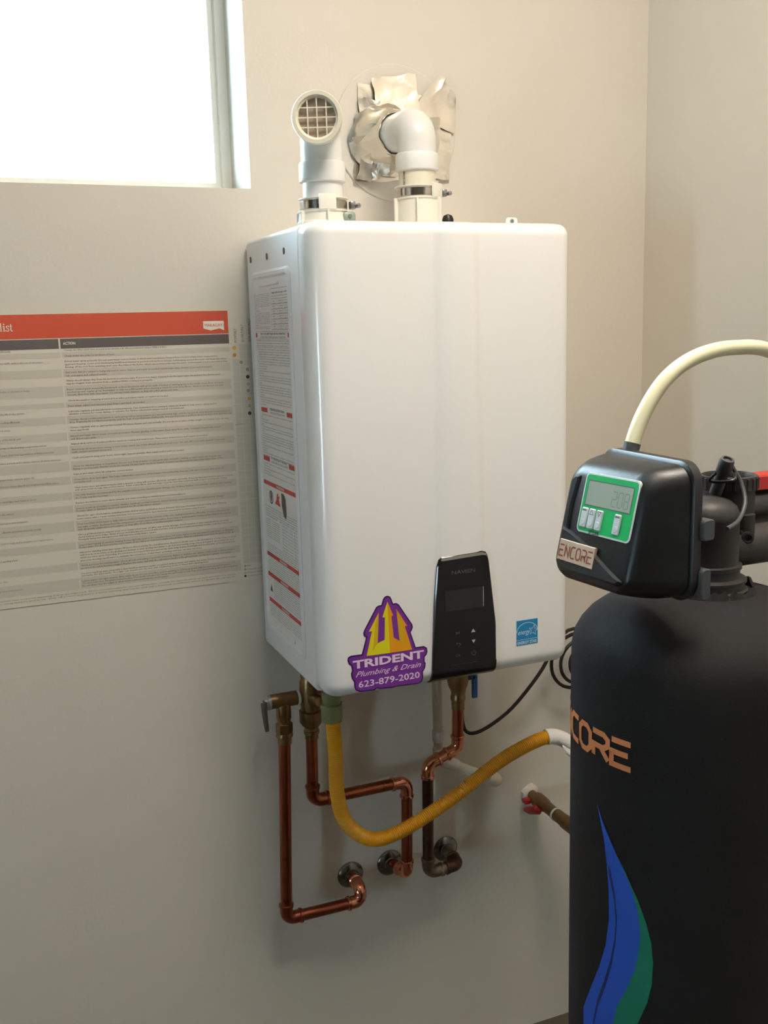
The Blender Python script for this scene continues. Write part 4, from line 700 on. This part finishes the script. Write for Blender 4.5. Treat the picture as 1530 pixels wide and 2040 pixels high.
mb = MB(); mb.lathe([(.0062, 0), (.0062, .018), (.0036, .024)], (.170, -.085, .004), (0, .1, -1), 14); obj('strain_relief', mb, M['rubber'], cp_)

# ------------------------------------------------------------------ water softener
TX, TY, TR = .0071, -.8992, .133
ws = thing('water_softener', 'tall black jacketed water softener tank with digital control head', 'water softener', (TX, TY, ZF))
mb = MB(); mb.lathe([(.118, ZF), (.120, ZF + .004), (.120, ZF + .07), (.112, ZF + .085)], (TX, TY, 0), seg=48); obj('tank_base', mb, M['blk'], ws)
mb = MB(); mb.lathe([(.128, ZF + .060), (TR, ZF + .065)] + [(TR, ZF + .065 + (.20 - ZF - .065) * k / 12) for k in range(1, 13)] + [(.1325, .221), (.1300, .233), (.1245, .2435), (.1160, .2535), (.1050, .2620), (.0930, .2685), (.0790, .2745), (.0640, .2790), (.0500, .2815)], (TX, TY, 0), seg=72); tank = obj('jacketed_tank', mb, M['jacket'], ws, 60)
mb = MB(); rg = [[V((TX + (.050 if k == 0 else .046) * math.cos(2 * math.pi * j / 60), TY + (.050 if k == 0 else .046) * math.sin(2 * math.pi * j / 60), .280 + (0 if k == 0 else random.uniform(.004, .011)))) for j in range(60)] for k in range(2)]; mb.loft(rg, False, False); jc = obj('jacket_rim', mb, M['jacket'], ws, 0); jc.modifiers.new('thickness', 'SOLIDIFY').thickness = .002
def cyl(th, z, w=0.0): return V((TX - (TR + .0007 + w) * math.cos(th), TY - (TR + .0007 + w) * math.sin(th), z))
def wrap(mb, poly, n=None):
    """flat outline in (angle, height) cut into vertical slivers that follow the curve"""
    bm = bmesh.new(); f = bm.faces.new([bm.verts.new((a, z, 0)) for a, z in poly]); a0 = min(p[0] for p in poly); a1 = max(p[0] for p in poly); k = a0 + .05
    while k < a1:
        bmesh.ops.bisect_plane(bm, geom=bm.verts[:] + bm.edges[:] + bm.faces[:], plane_co=(k, 0, 0), plane_no=(1, 0, 0)); k += .05
    bmesh.ops.triangulate(bm, faces=bm.faces[:])
    for v in bm.verts: v.co = cyl(v.co.x, v.co.y)
    return mb.from_bm(bm)
mb = MB(); wrap(mb, FL_B); fl_ = obj('flame_blue', mb, M['jblue'], ws, 60)
mb = MB(); wrap(mb, FL_G); obj('flame_green', mb, M['jgreen'], ws, 60)
mb = MB()
for q in stroke(FL_LINE, .010):
    mb.add([cyl(a, z, .0003) for a, z in q], [[0, 1, 2, 3]])
for v in mb.v: pass
obj('flame_line', mb, M['jblued'], ws, 60)
mb = MB(); sw = .0058
LET = {'E': [[(.02, .5), (.02, 0), (1, 0)], [(.02, 1), (.98, 1)], [(.02, .32), (.02, .52), (.86, .52)]], 'N': [[(.05, 0), (.05, 1), (.95, 0), (.95, 1)]], 'C': [[(1, 1), (.3, 1), (.06, .8), (.06, .2), (.3, 0), (1, 0)]],
       'O': [[(.3, 1), (.7, 1), (.95, .8), (.95, .2), (.7, 0), (.3, 0), (.05, .2), (.05, .8), (.3, 1), (.5, 1)]], 'R': [[(0, 1), (.7, 1), (.95, .85), (.95, .6), (.7, .45), (.05, .45), (.05, 0)], [(.5, .45), (.98, 0)]]}
def letters(fn, s, th0, pitch, wid, z0, h, stw):
    for i, ch in enumerate(s):
        for ln in LET[ch]:
            p2 = []
            for j in range(len(ln) - 1):
                for t in ((0, .25, .5, .75) if j < len(ln) - 2 else (0, .25, .5, .75, 1)): p2.append((th0 + pitch * i + (ln[j][0] * (1 - t) + ln[j + 1][0] * t) * wid, z0 + (ln[j][1] * (1 - t) + ln[j + 1][1] * t) * h))
            for q in stroke(p2, stw): fn(q)
letters(lambda q: mb.add([cyl(a / TR, z) for a, z in q], [[0, 1, 2, 3]]), 'ENCORE', (.208 - .198 * 5) * TR, .198 * TR, .172 * TR, .1318, .0248, sw)
obj('brand_lettering', mb, M['jorange'], ws, 0)
# control valve
mb = MB(); mb.lathe([(.0400, .2760), (.0400, .2835), (.0375, .2850), (.0360, .2900), (.0385, .2915), (.0385, .2940), (.0325, .2960), (.0315, .3030), (.0335, .3045), (.0335, .3080), (.0300, .3090), (.0300, .3520), (.0305, .3530), (.0300, .3580), (.0270, .3660), (.0200, .3720), (.0100, .3750), (.0005, .3755)], (TX, TY, 0), seg=40); vb = obj('valve_body', mb, M['blkval'], ws)
VX, VY = .0500, -.8775
mb = MB(); mb.lathe([(.0230, .318), (.0230, .350), (.0262, .353), (.0262, .376), (.0285, .377), (.0285, .3905), (.0265, .3915), (.0245, .3890), (.0240, .3840), (.0120, .3840), (.0110, .3862), (.0002, .3862)], (VX, VY, 0), seg=32)
for k in range(24):
    a = 2 * math.pi * k / 24; mb.box((VX + .0285 * math.cos(a), VY + .0285 * math.sin(a), .3835), (.0022, .0030, .0120), .0005, 1, Matrix.Rotation(a, 3, 'Z'))
obj('meter_cap', mb, M['blkval'], vb)
mb = MB(); mb.lathe([(.0095, .312), (.0105, .316), (.0105, .354)], (.0500, -.9020, 0), seg=18); mb.box((.0485, -.9035, .328), (.018, .014, .024), .004); mb.lathe([(.0062, 0), (.0062, .006), (.0040, .0065), (.0034, .0040)], (.0470, -.9090, .332), (-.45, -.88, 0), 14); obj('injector_housing', mb, M['blkval'], vb)
mb = MB(); mb.tube([(TX + .005, TY + .004, .3195), (.10, TY + .006, .3195), (.26, TY + .010, .3195)], .0205, 24); mb.lathe([(.0205, 0), (.0245, .002), (.0245, .018), (.0205, .02)], (.115, TY + .006, .3195), (1, 0, 0), 24); obj('outlet_port', mb, M['blkval'], vb)
mb = MB(); mb.tube([(TX + .02, TY + .055, .345), (.26, TY + .062, .345)], .0185, 24); mb.tube([(TX + .02, TY + .055, .345), (TX + .01, TY + .01, .345)], .0185, 20); obj('inlet_port', mb, M['blkval'], vb)
kn = V((.0215, -.8985, .392)); ka = V((-.02, -.42, .9))
mb = MB(); mb.lathe([(.0062, -.018), (.0062, .005), (.0074, .007), (.0074, .0195), (.0066, .0225), (.0045, .0228), (.0040, .0205), (.0005, .020)], kn, ka, 20); obj('brine_fitting', mb, M['blkgrey'], vb)
mb = MB(); mb.tube(spline([kn + V((-.012, -.008, .008)), kn + V((-.012, .002, -.002)), kn + V((.001, -.016, .000)), kn + V((.013, -.006, .006))], 8), .0016, 8); obj('retaining_clip', mb, M['blk'], vb)
mb = MB(); mb.tube(spline([kn + V((.010, -.004, .012)), kn + V((.0165, -.010, -.004)), kn + V((.012, -.022, -.022)), kn + V((-.006, -.034, -.036)), kn + V((-.030, -.046, -.040))], 8), .0021, 10); obj('sensor_cable', mb, M['blkgrey'], vb)
# head: local frame, fwd points at the reader of the display, r to the reader's right
a5 = R_(5); HO = V((TX, TY, 0)); HF = V((-math.cos(a5), -math.sin(a5), 0)); HR = V((math.sin(a5), -math.cos(a5), 0))
def hp3(f, r, z): return HO + HF * f + HR * r + V((0, 0, z))
mb = MB(); rg = []
for f0, tl, sk, rl, rr, zb, zt, rd in ((.0765, 0, .13, -.050, .062, .312, .412, .016), (.0775, 0, .13, -.063, .077, .3015, .4215, .020), (.0790, 0, .13, -.065, .079, .2995, .4235, .020), (.0800, 0, .13, -.067, .081, .298, .4250, .021), (.0890, 0, .13, -.067, .081, .298, .4250, .021), (.0900, 0, .13, -.0655, .0795, .2995, .4235, .020), (.0907, 0, .13, -.0635, .0775, .3015, .4215, .020), (.0918, 0, .13, -.0640, .0780, .3010, .4220, .020), (.110, .05, .08, -.0600, .0735, .3010, .4205, .021), (.126, .14, .03, -.0550, .0685, .3035, .4190, .021), (.1375, .22, 0, -.0500, .0640, .3070, .4160, .020), (.1425, .24, 0, -.0465, .0605, .3115, .4125, .017), (.1448, .24, 0, -.0435, .0570, .3160, .4085, .014), (.1455, .24, 0, -.0410, .0545, .3190, .4055, .012)):
    rg.append([hp3(f0 + (.362 - z) * tl + (r - .007) * sk, r, z) for r, z in rrect(rl, rr, zb, zt, rd, 6)])
mb.loft(rg); hd_ = obj('control_head_cover', mb, M['blk'], ws, 32)
tl = .24; nrm = (HF + V((0, 0, tl))).normalized(); up = (V((0, 0, 1)) - HF * tl).normalized()
FA = frame(hp3(.1455, 0, .362), HR, up, nrm); sc = math.sqrt(1 + tl * tl)
def fz(z): return (z - .362) * sc
# raised lip with an arched upper edge below the display, and the left pillar with its finger recess
arch = [(-.0400, fz(.3560)), (-.0280, fz(.3535)), (-.010, fz(.3480)), (.010, fz(.3400)), (.030, fz(.3310)), (.046, fz(.3245)), (.0540, fz(.3215)), (.0540, fz(.3200)), (.048, fz(.3165)), (-.034, fz(.3165)), (-.0405, fz(.3225))]
mb = MB(); mb.prism(arch, FA, -.001, .0028, .0022); obj('lower_lip', mb, M['blk'], hd_, 40)
mb = MB(); mb.prism([(-.0400, fz(.3560)), (-.0400, fz(.4010)), (-.0345, fz(.4050)), (-.0290, fz(.4050)), (-.0310, fz(.3930)), (-.0330, fz(.3750)), (-.0320, fz(.3540))], FA, -.001, .0024, .0018); obj('left_ridge', mb, M['blk'], hd_, 40)
mb = MB(); mb.prism(rrect(-.0210, .0535, fz(.3545), fz(.4095), .005), FA, -.002, .0006, .0003); dl = obj('display_label', mb, M['rim'], hd_, 0)
mb = MB(); mb.flat(rrect(-.0192, .0517, fz(.3562), fz(.4078), .0038), FA, .0008); obj('green_field', mb, M['green'], dl, 0)
mb = MB(); mb.rect(-.0150, .0470, fz(.3800), fz(.4025), FA, .00095); lc = obj('lcd_screen', mb, M['lcd'], dl, 0)
mb = MB()
for q in stroke([(-.0150, fz(.3800)), (-.0150, fz(.4025)), (.0470, fz(.4025)), (.0470, fz(.3800)), (-.0150, fz(.3800))], .0008): mb.flat(q, FA, .00105)
obj('lcd_frame', mb, M['blkgrey'], dl, 0)
mb = MB(); SEGS = {'2': 'abged', '0': 'abcdef', '8': 'abcdefg'}; sp = {'a': ((0, 1), (1, 1)), 'b': ((1, 1), (1, .5)), 'c': ((1, .5), (1, 0)), 'd': ((0, 0), (1, 0)), 'e': ((0, .5), (0, 0)), 'f': ((0, 1), (0, .5)), 'g': ((0, .5), (1, .5))}
for i, ch in enumerate('208'):
    for s_ in SEGS[ch]:
        (xa, ya), (xb, yb) = sp[s_]; x0 = .0210 + i * .0082; z0 = fz(.3830); h = .0135; w_ = .0056
        for q in stroke([(x0 + xa * w_ + (xb - xa) * .0004, z0 + ya * h + (yb - ya) * .0009), (x0 + xb * w_ - (xb - xa) * .0004, z0 + yb * h - (yb - ya) * .0009)], .0009): mb.flat(q, FA, .00110)
mb.flat(circ(.0275, fz(.3920), .0005, 8), FA, .0011); mb.flat(circ(.0275, fz(.3870), .0005, 8), FA, .0011)
obj('lcd_digits', mb, M['lcdink'], dl, 0)
for k, (b0, sy) in enumerate(((-.0170, 'NEXT'), (-.0065, '\u25b3'), (.0040, '\u25bd'), (.0290, 'REGEN'))):
    b1 = b0 + .0092; mb = MB(); mb.prism(rrect(b0, b1, fz(.3590), fz(.3775), .0018), FA, .0006, .0020, .0008); bt = obj('button', mb, M['btn'], dl, 40)
    mb = MB(); mb.lathe([(.0032, 0), (.0028, .0005)], FA((b0 + b1) / 2, fz(.3640), .0019), nrm, 14); obj('button_dome', mb, M['btn'], dl, 40)
    mb = MB(); cu = (b0 + b1) / 2; cvv = fz(.3750)
    if len(sy) > 1: mb.rect(b0 + .0016, b1 - .0016, cvv - .0008, cvv + .0008, FA, .00215)
    else:
        tri = [(-.0024, -.0020), (.0024, -.0020), (0, .0022)]; tri = tri if k == 1 else [(x, -y) for x, y in tri]
        for q in stroke([(cu + x, cvv + y - .001) for x, y in tri + tri[:1]], .0006): mb.flat(q, FA, .00215)
    obj('button_print', mb, M['btnink'], dl, 0)
mb = MB(); text(mb, 'SET CLOCK', FA, -.0020, .0125, fz(.3548), v1=fz(.3580), w=.0011, bold=.02); obj('label_print', mb, M['lcdoff'], dl, 0)
mb = MB(); mb.prism([(-.0372, fz(.3445)), (.0148, fz(.3440)), (.0148, fz(.3245)), (-.0372, fz(.3250))], FA, .001, .0036, .0005); bd = obj('brand_badge', mb, M['badge'], hd_, 0)
mb = MB(); letters(lambda q: mb.flat(q, FA, .0039), 'ENCORE', -.0350, .0083, .0065, fz(.3290), .0105, .0015); obj('badge_lettering', mb, M['badgeink'], bd, 0)
for a_, b_, c_, d_ in ((.0770, .0915, .3555, .3745), (.0800, .0915, .302, .330)):
    mb = MB(); mb.prism(rrect(a_, b_, c_, d_, .004), frame(hp3(0, .080, 0), HF, (0, 0, 1), HR), -.006, .005, .001); obj('cover_clip', mb, M['blkgrey'], hd_, 40)
# bypass handle and drain tube
by = thing('bypass_valve', 'black bypass valve with red handle at the back of the softener head', 'valve', (.27, -.865, .33))
mb = MB(); mb.box((.300, -.868, .338), (.075, .110, .060), .012, 3); obj('bypass_body', mb, M['blkval'], by)
mb = MB(); mb.prism([(-.030, -.012), (.20, -.012), (.215, 0), (.20, .012), (-.030, .012)], frame((.058, -.842, .3665), (1, 0, 0), (0, 1, 0)), 0, .0155, .002); obj('red_handle', mb, M['redb'], by, 30, 'red bypass handle')
mb = MB(); mb.lathe([(.012, 0), (.012, .018)], (.285, -.842, .3505), seg=18); obj('handle_stem', mb, M['blkval'], by)
tb = thing('drain_tube', 'pale yellow plastic tube arching up from behind the control head', 'tube', (-.060, -.868, .428))
mb = MB(); mb.tube(spline([(-.0660, -.868, .4180), (-.0610, -.868, .4330), (-.0530, -.868, .4520), (-.0400, -.869, .4740), (-.0230, -.870, .4930), (-.0010, -.870, .5065), (.0250, -.870, .5150), (.0560, -.870, .5185), (.1015, -.868, .5150), (.170, -.85, .490), (.250, -.82, .42), (.330, -.78, .28), (.38, -.76, .05), (.40, -.75, -.30), (.40, -.75, -.70), (.42, -.745, -.9310)], 8), .0076, 18); obj('tube_run', mb, M['tube'], tb)
mb = MB(); mb.tube([(-.0700, -.868, .4090), (-.0650, -.868, .4200), (-.0620, -.868, .4300)], .0082, 16); obj('tube_fitting', mb, M['blkgrey'], tb)
